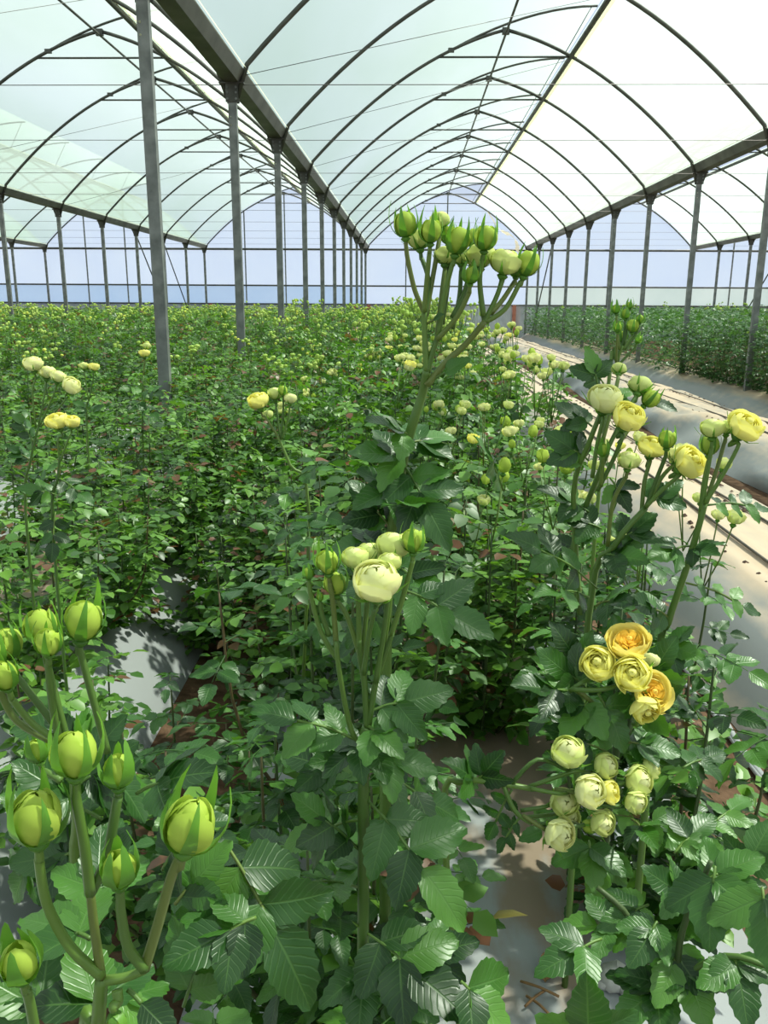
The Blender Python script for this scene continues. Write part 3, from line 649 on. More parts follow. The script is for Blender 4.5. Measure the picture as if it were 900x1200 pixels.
for a, b, L, n in (((150, 1160, .42), (205, 1215, .40), .030, 1), ((106, 1100, .44), (40, 1075, .46), .05, 3), ((116, 1195, .46), (95, 1115, .50), .055, 3),
                   ((160, 930, .60), (246, 893, .58), .052, 3), ((115, 1060, .52), (118, 985, .56), .05, 3), ((300, 1075, .60), (190, 1132, .56), .055, 5),
                   ((150, 1010, .62), (70, 1000, .64), .05, 5), ((118, 1180, .50), (200, 1150, .55), .05, 3), ((120, 960, .64), (20, 920, .66), .05, 5),
                   ((205, 1060, .62), (270, 985, .64), .05, 5), ((60, 1190, .5), (10, 1160, .5), .05, 3), ((215, 1180, .58), (260, 1060, .60), .055, 5), ((190, 1020, .7), (250, 930, .72), .05, 5)):
    hero_leaf(H1, a, b, L, n)
H1b = plant(85, 1130, 0.60, 'rose bush with six pale buds crowding the left edge')
add_stem(H1b, [H1b.location, Q(92, 1100, .60), Q(90, 960, .58), Q(82, 875, .57)], 0.005, 0.0035)
spray(H1b, None, [
    ('bud', 48, 734, 38, [(80, 872), (66, 820), (55, 775)], 0.01), ('bud', 57, 753, 30, [(72, 880), (62, 830), (57, 785)], -0.02),
    ('bud', 98, 728, 44, [(126, 882), (112, 830), (97, 775), (92, 755)], 0.0), ('bud', 8, 755, 34, [(78, 868), (45, 825), (18, 790)], 0.01),
    ('bud', 5, 792, 32, [(76, 872), (40, 850), (16, 822)], -0.02), ('tightbud', 43, 880, 28, [(72, 915), (55, 905)], 0.01, (-.2, 0, 1)), ('bud', -6, 765, 30, [(60, 868), (20, 845), (0, 810)], 0.0)], 0.56, 0.0026)
for a, b, L, n in (((60, 960, .80), (0, 930, .80), .05, 5), ((90, 1000, .85), (30, 960, .85), .05, 5), ((40, 1000, .8), (10, 1060, .8), .05, 5), ((100, 880, .8), (60, 840, .8), .05, 5), ((90, 860, .85), (10, 850, .85), .05, 5), ((100, 900, .8), (140, 840, .8), .05, 5), ((90, 940, .60), (30, 900, .60), .05, 5), ((92, 920, .6), (160, 870, .62), .045, 5), ((90, 1000, .62), (20, 1010, .62), .05, 5), ((92, 900, .6), (190, 930, .66), .05, 5)): hero_leaf(H1b, a, b, L, n)

H2 = plant(427, 1200, 0.80, 'upright rose bush with one large pale bloom at the centre')
add_stem(H2, [H2.location, Q(425, 1200, .80), Q(426, 1000, .80), Q(426, 880, .80), Q(430, 852, .80)], 0.0075, 0.0058, mt=M_STEM)
add_stem(H2, [Q(427, 872, .80), Q(412, 857, .80), Q(398, 790, .79), Q(394, 752, .79)], 0.0032, 0.0025)
add_stem(H2, [Q(430, 854, .80), Q(427, 800, .80), Q(422, 770, .80), Q(421, 750, .80)], 0.0036, 0.0030)
add_stem(H2, [Q(431, 854, .80), Q(440, 800, .80), Q(448, 775, .80), Q(460, 740, .80)], 0.0036, 0.0028)
spray(H2, None, [
    ('cream', 441, 679, 57, [(426, 790), (432, 745), (439, 715)], -0.035, toC(441, 679, .78, .45, 0.9)),
    ('lime', 416, 652, 32, [(421, 760), (420, 715), (418, 680)], 0.0), ('lime', 433, 646, 30, [(424, 770), (430, 710), (433, 675)], 0.02),
    ('lime', 461, 637, 40, [(445, 790), (455, 720), (460, 670)], 0.015), ('lime', 457, 657, 27, [(440, 800), (450, 740), (456, 685)], -0.015),
    ('bud', 384, 659, 26, [(394, 756), (391, 715), (387, 685)], -0.005), ('bud', 393, 684, 26, [(424, 775), (408, 725), (396, 705)], 0.01),
    ('tightbud', 361, 672, 14, [(395, 772), (376, 740), (365, 700)], 0.0), ('bud', 485, 634, 26, [(458, 745), (472, 700), (483, 660)], 0.0),
    ('tightbud', 375, 700, 9, [(386, 745), (377, 720)], 0.0)], 0.80, 0.0026)
for a, b, L, n in (((428, 935, .80), (551, 1088, .72), .074, 5), ((427, 1092, .80), (552, 1192, .72), .080, 5), ((425, 1088, .80), (352, 1060, .76), .055, 3),
                   ((262, 985, .66), (374, 1186, .60), .082, 5), ((427, 872, .80), (296, 826, .80), .050, 5), ((428, 868, .80), (382, 905, .78), .048, 3),
                   ((430, 880, .80), (515, 905, .80), .052, 5), ((431, 835, .80), (532, 806, .82), .056, 5), ((430, 850, .80), (470, 880, .76), .045, 3),
                   ((424, 1000, .80), (345, 930, .78), .050, 5), ((430, 1020, .82), (395, 1000, .86), .05, 3), ((540, 1150, .72), (606, 1216, .70), .070, 3),
                   ((426, 1130, .80), (420, 1212, .74), .065, 3), ((426, 960, .80), (330, 990, .84), .055, 5), ((430, 900, .82), (540, 960, .86), .055, 5),
                   ((470, 1130, .85), (560, 1100, .85), .055, 3), ((400, 905, .86), (330, 880, .88), .05, 5), ((420, 1040, .84), (300, 1040, .70), .06, 5), ((425, 905, .84), (372, 840, .86), .05, 5)):
    hero_leaf(H2, a, b, L, n)

H3 = plant(455, 700, 1.10, 'tall rose stem with a crown of green buds rising above the horizon')
add_stem(H3, [H3.location, Q(452, 760, 1.12), Q(457, 650, 1.11), Q(464, 590, 1.10), Q(473, 535, 1.10), Q(484, 495, 1.09), Q(495, 461, 1.09), Q(500, 434, 1.08)], 0.0095, 0.0055)
add_stem(H3, [Q(500, 436, 1.08), Q(498, 400, 1.08), Q(497, 364, 1.08)], 0.0042, 0.0036)
add_stem(H3, [Q(501, 436, 1.08), Q(506, 415, 1.08), Q(514, 392, 1.08)], 0.0042, 0.0036)
add_stem(H3, [Q(500, 452, 1.08), Q(522, 425, 1.08), Q(545, 404, 1.08), Q(568, 377, 1.07)], 0.0046, 0.0038)
spray(H3, None, [
    ('bud', 474, 263, 27, [(497, 366), (486, 340), (478, 305)], 0.0), ('bud', 505, 271, 25, [(497, 366), (500, 330), (503, 298)], -0.02),
    ('lime', 491, 279, 28, [(498, 372), (502, 330), (495, 305)], 0.03), ('lime', 515, 257, 24, [(499, 370), (508, 320), (514, 285)], 0.04), ('lime', 521, 298, 26, [(512, 396), (517, 350), (521, 318)], 0.03),
    ('bud', 536, 282, 29, [(514, 394), (520, 350), (530, 310)], -0.01), ('tightbud', 552, 322, 20, [(512, 398), (535, 372), (549, 345)], -0.03),
    ('lime', 562, 298, 34, [(568, 378), (563, 340), (562, 320)], 0.02), ('bud', 556, 279, 20, [(530, 372), (545, 340), (554, 300)], 0.05),
    ('bud', 569, 279, 26, [(566, 370), (562, 330), (566, 300)], -0.02), ('lime', 593, 305, 36, [(566, 380), (580, 352), (589, 328)], 0.0, (.18, -.2, 1)),
    ('bud', 618, 309, 27, [(568, 378), (592, 362), (610, 330)], 0.0), ('lime', 541, 301, 22, [(530, 385), (538, 350), (540, 320)], 0.05), ('bud', 606, 316, 18, [(575, 368), (590, 350), (603, 330)], 0.03),
    ('bud', 526, 276, 20, [(518, 380), (525, 330), (526, 300)], 0.05)], 1.08, 0.0030)
for a, b, L, n in (((473, 545, 1.10), (527, 640, 1.02), .070, 5), ((476, 535, 1.10), (424, 528, 1.08), .070, 3), ((480, 510, 1.09), (436, 492, 1.06), .060, 3), ((468, 570, 1.10), (418, 592, 1.06), .066, 3),
                   ((505, 448, 1.08), (549, 418, 1.06), .038, 1), ((590, 575, 1.2), (560, 508, 1.15), .056, 5), ((462, 600, 1.10), (490, 585, 1.0), .055, 3), ((470, 690, 1.0), (580, 748, .96), .066, 5),
                   ((455, 640, 1.1), (380, 640, 1.1), .06, 5), ((455, 660, 1.1), (520, 700, 1.0), .06, 5), ((500, 380, 1.08), (520, 368, 1.06), .018, 1), ((458, 620, 1.1), (410, 560, 1.12), .06, 5), ((456, 700, 1.1), (400, 760, 1.1), .06, 5), ((480, 520, 1.1), (535, 505, 1.14), .06, 5)):
    hero_leaf(H3, a, b, L, n)

H4 = plant(690, 760, 1.22, 'rose bush with leaning stems and a fan of yellow blooms before the bare bed')
for pth, r in (([(690, 720, 1.22), (720, 640, 1.2), (757, 595, 1.2)], .0045), ([(672, 640, 1.28), (700, 560, 1.26), (712, 530, 1.25)], .0040), ([(672, 580, 1.25), (690, 520, 1.22), (706, 480, 1.22)], .0036)):
    add_stem(H4, ([H4.location] if pth[0][0] == 690 else [Q(680, 720, 1.25)]) + [Q(*p) for p in pth], r * 1.3, r)
spray(H4, None, [
    ('cream', 710, 466, 40, [(694, 560), (700, 520), (707, 490)], 0.0, (.05, -.5, 1)), ('yellow', 737, 487, 39, [(700, 575), (718, 540), (730, 510)], -0.03, (.25, -.6, 1)),
    ('lime', 750, 451, 26, [(710, 530), (730, 490), (745, 465)], 0.06), ('lime', 725, 432, 17, [(705, 520), (716, 480), (724, 445)], 0.08), ('bud', 762, 467, 20, [(725, 520), (745, 490)], 0.05, (.6, 0, .8)),
    ('yellow', 765, 522, 32, [(752, 600), (755, 565), (762, 540)], 0.03, (.1, -.3, 1)), ('bud', 782, 515, 20, [(757, 595), (770, 560), (780, 535)], -0.02), ('yellow', 810, 541, 40, [(757, 594), (775, 575), (797, 556)], -0.03, (.6, -.7, .8)),
    ('cream', 793, 532, 24, [(760, 590), (775, 560), (790, 545)], 0.02), ('lime', 737, 538, 26, [(712, 640), (718, 590), (733, 560)], -0.02), ('tightbud', 707, 527, 15, [(704, 570), (706, 545)], -0.03)], 1.20, 0.0030)
for a, b, L, n in (((757, 595, 1.2), (800, 560, 1.22), .05, 3), ((720, 640, 1.2), (770, 600, 1.22), .05, 5), ((700, 690, 1.2), (600, 622, 1.15), .060, 5), ((690, 700, 1.2), (630, 690, 1.1), .055, 5), ((705, 620, 1.25), (655, 600, 1.25), .05, 5),
                   ((690, 540, 1.24), (640, 505, 1.24), .052, 5), ((700, 450, 1.3), (690, 405, 1.3), .045, 3), ((752, 470, 1.26), (795, 477, 1.24), .038, 1), ((715, 560, 1.24), (740, 600, 1.2), .045, 3), ((690, 600, 1.26), (630, 570, 1.26), .055, 5),
                   ((710, 650, 1.2), (760, 655, 1.15), .055, 5), ((698, 710, 1.2), (740, 700, 1.1), .055, 5), ((680, 640, 1.28), (620, 660, 1.3), .055, 5), ((694, 500, 1.24), (650, 470, 1.26), .045, 5)):
    hero_leaf(H4, a, b, L, n)
H4b = plant(775, 780, 1.14, 'single leaning rose stem with two yellow blooms at the right edge')
add_stem(H4b, [H4b.location, Q(770, 790, 1.15), Q(783, 730, 1.14), Q(803, 670, 1.13), Q(818, 620, 1.12), Q(826, 590, 1.12)], 0.0060, 0.0042)
spray(H4b, None, [('lime', 835, 500, 28, [(822, 600), (828, 560), (834, 525)], 0.0), ('yellow', 875, 498, 40, [(826, 590), (848, 555), (866, 520)], -0.02, (.35, -.6, .9)), ('lime', 852, 499, 22, [(828, 585), (840, 550), (850, 515)], 0.02), ('bud', 832, 522, 22, [(820, 610), (824, 570), (830, 540)], 0.03)], 1.12, 0.0027)
for a, b, L, n in (((808, 640, 1.13), (842, 650, 1.08), .044, 3), ((807, 640, 1.13), (762, 652, 1.08), .052, 3), ((804, 683, 1.13), (893, 720, 1.15), .036, 7), ((828, 592, 1.12), (905, 596, 1.16), .034, 7), ((785, 725, 1.14), (740, 700, 1.1), .05, 5), ((778, 755, 1.14), (825, 770, 1.1), .05, 5)):
    hero_leaf(H4b, a, b, L, n)
H5 = plant(715, 880, 1.02, 'rose bush with a knot of four deep yellow open roses')
add_stem(H5, [H5.location, Q(718, 905, 1.02), Q(735, 860, 1.02), Q(742, 830, 1.03)], .006, .005, mt=M_CANE)
add_stem(H5, [Q(735, 868, 1.02), Q(690, 820, 1.02), Q(672, 806, 1.02)], .004, .0035)
spray(H5, None, [
    ('open', 737, 750, 50, [(742, 835), (742, 790)], 0.0, toC(737, 750, 1, .55, .85)), ('yellow', 701, 777, 42, [(668, 810), (682, 800)], -0.01, (-.35, -.7, .6)), ('cream', 762, 772, 22, [(745, 830), (756, 795)], 0.03),
    ('yellow', 741, 790, 43, [(670, 808), (705, 808)], -0.04, toC(741, 790, 1, .9, .25)), ('open', 766, 811, 48, [(742, 838), (752, 835)], -0.03, toC(766, 811, 1, .8, .1) + Vector((.45, 0, 0))), ('yellow', 757, 832, 34, [(742, 848), (748, 846)], -0.04, (.2, -.9, -.2))], 1.02, 0.003)
for a, b, L, n in (((700, 812, 1.02), (738, 882, .98), .062, 3), ((690, 820, 1.02), (660, 860, .98), .06, 3), ((745, 840, 1.04), (800, 805, 1.0), .06, 5), ((735, 870, 1.02), (800, 880, 1.0), .052, 5), ((690, 810, 1.05), (630, 760, 1.05), .06, 5),
                   ((680, 815, 1.04), (600, 800, 1.0), .06, 5), ((742, 830, 1.06), (790, 745, 1.06), .055, 5), ((690, 800, 1.08), (650, 730, 1.08), .055, 5), ((725, 890, 1.0), (640, 850, 1.0), .055, 5), ((745, 820, 1.08), (720, 720, 1.12), .055, 5)):
    hero_leaf(H5, a, b, L, n)
H6 = plant(560, 985, 0.98, 'low sprawling rose stem with ten greenish white blooms near the bed')
add_stem(H6, [H6.location, Q(520, 960, .97), Q(545, 917, .96), Q(596, 920, .95), Q(625, 925, .95)], .0050, .0036)
add_stem(H6, [Q(590, 920, .95), Q(603, 950, .94), Q(622, 965, .94)], .0034, .003)
spray(H6, None, [
    ('lime', 666, 880, 40, [(600, 918), (630, 890)], 0.0, (-.1, -.4, 1)), ('lime', 711, 897, 30, [(620, 922), (670, 905)], 0.02, (.5, -.5, .6)), ('cream', 692, 927, 40, [(622, 924), (655, 930)], -0.02, (.5, -.7, .5)),
    ('yellow', 716, 928, 28, [(650, 925), (690, 930)], 0.0, (.7, -.5, .4)), ('lime', 750, 915, 35, [(690, 935), (725, 930)], 0.02, (.6, -.6, .5)), ('lime', 763, 900, 25, [(700, 925), (740, 915)], 0.04, (.6, -.3, .6)), ('lime', 746, 940, 28, [(690, 940), (725, 945)], 0.0, (.5, -.7, .2)),
    ('lime', 661, 940, 34, [(610, 950), (640, 945)], 0.0, (.1, -.8, .5)), ('cream', 657, 978, 38, [(612, 955), (638, 972)], -0.03, (.5, -.8, .3)), ('lime', 707, 965, 30, [(625, 965), (680, 968)], -0.01, (.4, -.8, .3)), ('lime', 668, 958, 26, [(615, 958), (645, 955)], 0.02, (.3, -.8, .3)), ('bud', 690, 968, 16, [(640, 962), (672, 965)], 0.0, (.4, -.6, .4))], 0.95, 0.0026)
for a, b, L, n in (((690, 985, .98), (698, 1042, .92), .060, 3), ((600, 925, .95), (570, 985, .95), .03, 5), ((612, 955, .94), (580, 1000, .94), .026, 5), ((740, 960, .98), (768, 985, .90), .046, 3), ((560, 918, .96), (530, 890, .95), .05, 3), ((550, 925, .96), (590, 880, .95), .045, 3), ((720, 990, .98), (690, 1060, .94), .05, 5), ((760, 960, 1.0), (810, 1000, .96), .05, 5)):
    hero_leaf(H6, a, b, L, n)
H7 = plant(800, 1150, 0.78, 'leafy rose bush without flowers in the lower right corner')
add_stem(H7, [H7.location, Q(790, 1180, .78), Q(800, 1090, .78), Q(833, 1010, .77)], .005, .003, mt=M_CANE)
add_stem(H7, [H7.location + Vector((.03, .02, 0)), Q(760, 1160, .80), Q(740, 1080, .82), Q(700, 1040, .84)], .005, .003, mt=M_CANE)
add_stem(H7, [Q(790, 1150, .78), Q(850, 1120, .76), Q(905, 1135, .74)], .004, .003)
for a, b, L, n in (((838, 1015, .76), (828, 1114, .70), .066, 3), ((893, 1040, .72), (905, 1132, .66), .070, 3), ((690, 1240, .66), (688, 1143, .66), .066, 3), ((705, 1100, .78), (630, 1138, .74), .058, 3), ((770, 1080, .80), (740, 1130, .76), .05, 5),
                   ((800, 1100, .80), (770, 1180, .74), .055, 5), ((760, 1060, .84), (700, 1090, .82), .05, 5), ((800, 1050, .84), (760, 1020, .84), .05, 5), ((780, 1150, .78), (720, 1200, .74), .06, 5), ((830, 1030, .80), (890, 1000, .80), .055, 5),
                   ((860, 1120, .76), (880, 1200, .70), .06, 5), ((800, 1130, .78), (830, 1205, .72), .055, 5), ((850, 1060, .84), (905, 960, .88), .05, 5), ((790, 1000, .90), (840, 950, .94), .05, 5), ((820, 980, .92), (880, 930, .98), .045, 5), ((800, 900, 1.05), (850, 880, 1.1), .045, 5), ((760, 1090, .82), (650, 1080, .84), .05, 5)):
    hero_leaf(H7, a, b, L, n)
# stems that flower above the left field, 1.7 to 2.4 m away
def field_spray(label, base, items, D, leaves=()):
    e = plant(base[0], base[1], D, label); add_stem(e, [e.location] + [Q(u, v, D) for u, v in base[2]], .0045, .003)
    spray(e, None, items, D, 0.0024)
    for a, b, L, n in leaves: hero_leaf(e, a, b, L, n)
field_spray('rose stem with two deep yellow blooms over the left rows', (62, 640, [(62, 620), (68, 560), (70, 535)]), [('yellow', 67, 492, 25, [(70, 540), (68, 515)], 0, (-.1, -.3, 1)), ('yellow', 84, 493, 19, [(71, 540), (80, 515)], 0, (.2, -.2, 1))], 1.95, [((66, 580, 1.95), (20, 570, 1.9), .05, 5), ((68, 560, 1.95), (110, 590, 1.9), .05, 5), ((65, 600, 1.95), (60, 660, 1.9), .05, 5)])
field_spray('rose stem with a drooping arc of four white blooms at the far left', (30, 620, [(30, 600), (36, 540), (45, 500)]), [('cream', 38, 425, 22, [(42, 500), (38, 460)], 0, (0, -.2, 1)), ('cream', 55, 435, 20, [(45, 500), (52, 465)], .02), ('cream', 68, 440, 18, [(46, 500), (62, 465)], 0), ('cream', 84, 451, 22, [(48, 500), (74, 472)], -.02, (.5, -.3, .6))], 2.2, [((36, 540, 2.2), (5, 520, 2.2), .05, 5), ((34, 560, 2.2), (70, 545, 2.15), .05, 5), ((40, 520, 2.2), (15, 480, 2.2), .045, 5)])
field_spray('rose stem with one wide yellow bloom among small buds left of the tall stem', (345, 700, [(362, 600), (340, 545), (325, 510)]), [('yellow', 302, 468, 25, [(328, 515), (312, 490)], 0, (-.2, -.3, 1)), ('lime', 322, 460, 18, [(328, 515), (325, 485)], .02), ('cream', 340, 466, 16, [(330, 515), (338, 490)], 0), ('lime', 313, 486, 14, [(328, 515), (318, 500)], .04), ('bud', 332, 458, 11, [(329, 515), (332, 480)], 0)], 1.9, [((345, 560, 1.9), (390, 545, 1.85), .05, 5), ((350, 575, 1.9), (310, 590, 1.85), .05, 5), ((360, 600, 1.9), (400, 610, 1.8), .05, 5)])
field_spray('rose stem with two small pale blooms left of the nearest post', (100, 520, [(102, 500), (104, 470)]), [('lime', 98, 428, 11, [(104, 470), (100, 445)], 0), ('yellow', 110, 429, 13, [(104, 470), (109, 445)], 0)], 3.2, [((103, 480, 3.2), (85, 470, 3.2), .05, 5), ((103, 485, 3.2), (122, 475, 3.2), .05, 5)])
field_spray('rose stem with one yellow bloom just left of the nearest post', (166, 560, [(167, 500), (168, 440)]), [('yellow', 169, 413, 13, [(168, 440), (169, 425)], 0), ('lime', 172, 405, 10, [(168, 440), (171, 420)], 0.02)], 3.6, [((167, 455, 3.6), (140, 455, 3.5), .055, 5), ((167, 458, 3.6), (190, 462, 3.5), .055, 5), ((167, 470, 3.6), (150, 480, 3.5), .055, 5), ((167, 475, 3.6), (185, 490, 3.5), .055, 5)])
field_spray('rose stem with a bunch of small upright buds above the bare beds', (700, 520, [(712, 460), (722, 425), (730, 405)]), [('bud', 742, 382, 14, [(730, 410), (740, 395)], 0), ('tightbud', 722, 362, 11, [(726, 410), (723, 380)], 0), ('tightbud', 733, 368, 12, [(729, 410), (732, 385)], 0.02), ('tightbud', 750, 374, 10, [(732, 410), (746, 390)], 0), ('tightbud', 724, 384, 11, [(722, 425), (723, 400)], -.02), ('tightbud', 738, 358, 9, [(731, 405), (736, 375)], .02), ('bud', 729, 395, 12, [(724, 425), (728, 405)], 0.02), ('tightbud', 748, 398, 9, [(722, 430), (742, 410)], 0)], 1.7, [((712, 460, 1.7), (690, 420, 1.65), .055, 3), ((708, 470, 1.7), (745, 455, 1.7), .045, 3)])

# ------------------------------------------------------------------ the rose rows
def rnd_dirs(rng, az, el):
    """leaf frames from azimuths and elevations: columns x, y (along), z (up side)"""
    d = np.stack([np.cos(el) * np.cos(az), np.cos(el) * np.sin(az), np.sin(el)], 1)
    n = np.array([0, 0, 1.0])[None] + rng.normal(0, .28, (len(az), 3)); n -= d * (n * d).sum(1, keepdims=True); n /= np.linalg.norm(n, axis=1, keepdims=True)
    x = np.cross(d, n); return np.stack([x, d, n], 2)
def bush_shape(rng, ncane, H, R, nleaf, size):
    """canes (polylines, local) and leaf places on them"""
    canes = []
    for c in range(ncane):
        a = 2.4 * c + rng.uniform(-.4, .4); r = R * math.sqrt((c + .6) / ncane) * rng.uniform(.75, 1.1); h = H * rng.uniform(.72, 1.05)
        b = Vector((0.05 * math.cos(a), 0.05 * math.sin(a), 0)); t = Vector((r * math.cos(a), r * math.sin(a), h))
        mid = b.lerp(t, .5) + Vector((0.25 * r * math.cos(a), 0.25 * r * math.sin(a), -0.02)); canes.append(smooth_path([b, mid, t], 4))
    Ls, az, el = [], [], []; per = nleaf // ncane
    for ci, P in enumerate(canes):
        for i in range(per):
            t = (0.04 + 0.96 * (i + rng.uniform(0, .8)) / per) * (len(P) - 1); k = min(int(t), len(P) - 2); p = P[k].lerp(P[k + 1], min(1, t - k))
            if i >= per - 2: p = P[-1].copy()
            Ls.append(p); az.append(2.399 * i + ci * 1.3 + rng.uniform(-.5, .5)); el.append(rng.uniform(-.35, .45))
    az, el = np.array(az), np.array(el); sz = size * rng.uniform(.7, 1.15, len(az))
    return canes, np.array([tuple(p) for p in Ls]), rnd_dirs(rng, az, el), sz
def too_near(p): 
    d = (Vector(p) - CAM); return d.length < 0.5 or (d.length < 0.8 and d.z > -0.38)

spots = []          # every plant of the rows: (distance, x, y, bed, row)
for bed in list(range(-11, 1)) + list(range(3, 10)):
    for row in ((-2, -1, 0, 1) if bed == 0 else (-1, 1, 2) if bed == -1 else (-1, 1)):
        x = bedx(bed) + (0.30 * row if bed >= 3 else {-1: -0.33, 1: 0.34, 2: 0.60}[row] if bed < 0 else {-2: -0.62, -1: -0.30, 0: 0.02, 1: 0.32}[row])
        for y in np.arange(0.62 + (0.25 if row > 0 else 0), YE - 0.9, 0.5):
            xx, yy = x + RNG.uniform(-.05, .05), y + RNG.uniform(-.07, .07)
            if row == 0 and y < 1.75 or row == -2 and (y < 1.45 or 1.9 < y < 2.5) or row == 2 and (y < 1.0 or 2.3 < y < 2.9): continue
            if not inframe((xx, yy, 0.95), 70): continue
            spots.append((math.hypot(xx, yy), xx, yy, bed, row))
spots.sort()
BEDNAME = {0: 'the centre bed', -1: 'the first bed left of the path', -2: 'the second bed left of the path', -3: 'the third bed left of the path', -4: 'the fourth bed left of the path', 3: 'the nearest tall bed at the right'}
def bedname(b): return BEDNAME.get(b, 'the far left beds' if b < 0 else 'the far right beds')
ROWN = {-2: 'outer left', -1: 'left', 0: 'middle', 1: 'right', 2: 'outer right'}
def shortbed(bed):
    if bed == 0: return 'centre bed'
    if bed > 0: return '%s tall right bed' % ORD[bed - 3]
    return '%s bed left' % ORD[-bed - 1]
NEAR_R, N_MID = 3.3, 300
near = [s for s in spots if s[0] < NEAR_R and s[3] <= 0]
rest = [s for s in spots if not (s[0] < NEAR_R and s[3] <= 0)]
mids, far = rest[:N_MID - len(near)], rest[N_MID - len(near):]
FL_MID = [BL[k][3] for k in ('lime', 'cream', 'yellow', 'bud', 'tightbud')]

def flower_top(rng, H, R, n):
    """places for n flowers in sprays above the canopy: (foot, axis, radius, kind, node)"""
    out = []
    while len(out) < n:
        a, r = rng.uniform(0, 6.28), R * math.sqrt(rng.uniform(0, 1)); c = Vector((r * math.cos(a), r * math.sin(a), H * rng.uniform(.82, .95))); up = rng.uniform(.10, .24)
        for q in range(int(rng.integers(3, 7))):
            b = rng.uniform(0, 6.28); s = rng.uniform(.02, .07); p = c + Vector((s * math.cos(b), s * math.sin(b), up + rng.uniform(-.03, .03)))
            out.append((p, Vector((s * 4 * math.cos(b), s * 4 * math.sin(b), 1)), rng.uniform(.014, .024), int(rng.choice(5, p=[.36, .32, .07, .15, .10])), c))
    return out[:n]

cnt = {}
for dist, x, y, bed, row in near:
    key = (bed, row); cnt[key] = cnt.get(key, 0) + 1
    rng = np.random.default_rng(int(1000 + x * 977 + y * 131) & 0xffff)
    H = {0: 0.68, -1: 0.60}.get(bed, 0.60) * rng.uniform(.92, 1.08); R = (0.30 if row < 0 else 0.25) if bed == 0 else 0.42
    H *= min(1.0, 0.45 + 0.5 * max(0.0, dist - 0.55)) if dist < 1.6 else 1.0
    e = empty('rose_bush', (x, y, HB if abs(row) < 2 else 0.06))
    tag(e, 'leafy rose bush, %s plant along the %s row of the %s' % (ORD[cnt[key] - 1], ROWN[row], shortbed(bed)), BUSH_CAT, 'rose bushes close to the camera')
    canes, Ls, Ms, sz = bush_shape(rng, 7, H, R, 217 if bed < 0 else 126, 0.118 if bed == 0 else 0.104)
    for P in canes:
        m = MB(); m.tube(P, [0.0055 - 0.0035 * i / (len(P) - 1) for i in range(len(P))], 5); obj('cane', m.mesh('cane', M_CANE), e)
    meshes = COMP_HI if dist < 2.0 else COMP_MID
    for i in range(len(Ls)):
        w = Vector(Ls[i]) + e.location
        if too_near(w): continue
        if bed == 0 and 0.12 < w.x < 0.27 and w.y < 1.25: continue
        o = obj('leaf', meshes[i % 6], e); place(o, Matrix(Ms[i].tolist()), Ls[i], float(sz[i]))
    # inner leaves, too deep in the bush to be told apart
    c2, L2, M2, s2 = bush_shape(rng, 6, H * .8, R * .75, 66, 0.11)
    V, F, T = scatter(TPL_MID, M2 * s2[:, None, None], L2, rng.uniform(0, 1, len(L2)))
    tag(obj('inner_foliage', fast_mesh('inner_foliage', V, F, T, M_LEAF2), e), kind='stuff')
    if bed == 0 and y > 1.9 and row >= 0 or (bed < -1 and rng.random() < .08):
        for p, ax, r, kd, c in flower_top(rng, H, R * .8, int(rng.integers(6, 12))):
            o = obj('bud' if kd > 2 else 'bloom', FL_MID[kd], e); place(o, rot_to(ax, rng.uniform(0, 6)), p, r)
            m = MB(); m.tube([c, c.lerp(p, .6) + Vector((0, 0, -.02)), p - ax.normalized() * r * .3], .0018, 4); obj('stem', m.mesh('stem', M_STEM), e)

# shared bush shapes for the rows farther off
def bush_mesh(seed, H, R, nleaf, size, mt, tpl=TPL_MID):
    rng = np.random.default_rng(seed); canes, Ls, Ms, sz = bush_shape(rng, 7, H, R, nleaf, size)
    V, F, T = scatter(tpl, Ms * sz[:, None, None], Ls, rng.uniform(0, 1, len(Ls))); fo = fast_mesh('foliage', V, F, T, mt)
    m = MB()
    for P in canes: m.tube(P[::2], [0.005 - 0.003 * i / (len(P[::2]) - 1) for i in range(len(P[::2]))], 4)
    return fo, m.mesh('canes', M_CANE)
VAR_L = [bush_mesh(200 + k, 0.62 + 0.02 * k, 0.42, 280, 0.106, M_LEAF2) for k in range(6)]
VAR_T = [bush_mesh(300 + k, 0.98 + 0.03 * k, 0.36, 190, 0.13, M_LEAF3) for k in range(5)]
LO_ARR = []
def far_bloom():
    m = MB(); n = 6
    for z, r in ((0, .35), (.6, 1.0), (1.15, .75), (1.3, .2)): m.v += [(r * math.cos(6.283 * i / n), r * math.sin(6.283 * i / n), z) for i in range(n)]
    m.t = [0.5] * len(m.v); m.uv = [(0, 0)] * len(m.v)
    for q in range(3):
        for i in range(n): j = (i + 1) % n; m.f.append((q * n + i, q * n + j, (q + 1) * n + j, (q + 1) * n + i)); m.m.append(0)
    m.f.append((0, 1, 2, 3, 4, 5)); m.m.append(0); return m
FARB = mb_arrays(far_bloom())
def stalk_geo():
    m = MB(); m.tube([(0, 0, 0), (0, 0, 1)], 1.0, 3, False); return mb_arrays(m)
STK = stalk_geo()
def blossom_arrays(rng, tops):
    """flower heads with their stalks -> arrays and material slots (0 lime, 1 cream, 2 yellow, 3 stalk)"""
    VV, FF, MI, b = [], [], [], 0
    for p, ax, r, kd, c in tops:
        R = np.array(rot_to(ax, rng.uniform(0, 6))) * r; v = FARB[0] @ R.T + np.array(p); VV.append(v); FF.append(FARB[1] + b); b += len(v); MI.append(np.full(len(FARB[1]), min(kd, 2) if kd < 3 else 0))
        d = Vector(p) - Vector(c); Rm = np.array(rot_to(d, 0)) * np.array([.002, .002, d.length])[None]; v = STK[0] @ Rm.T + np.array(c); VV.append(v); FF.append(STK[1] + b); b += len(v); MI.append(np.full(len(STK[1]), 3))
    V = np.concatenate(VV); return V, np.concatenate(FF), np.concatenate(MI)
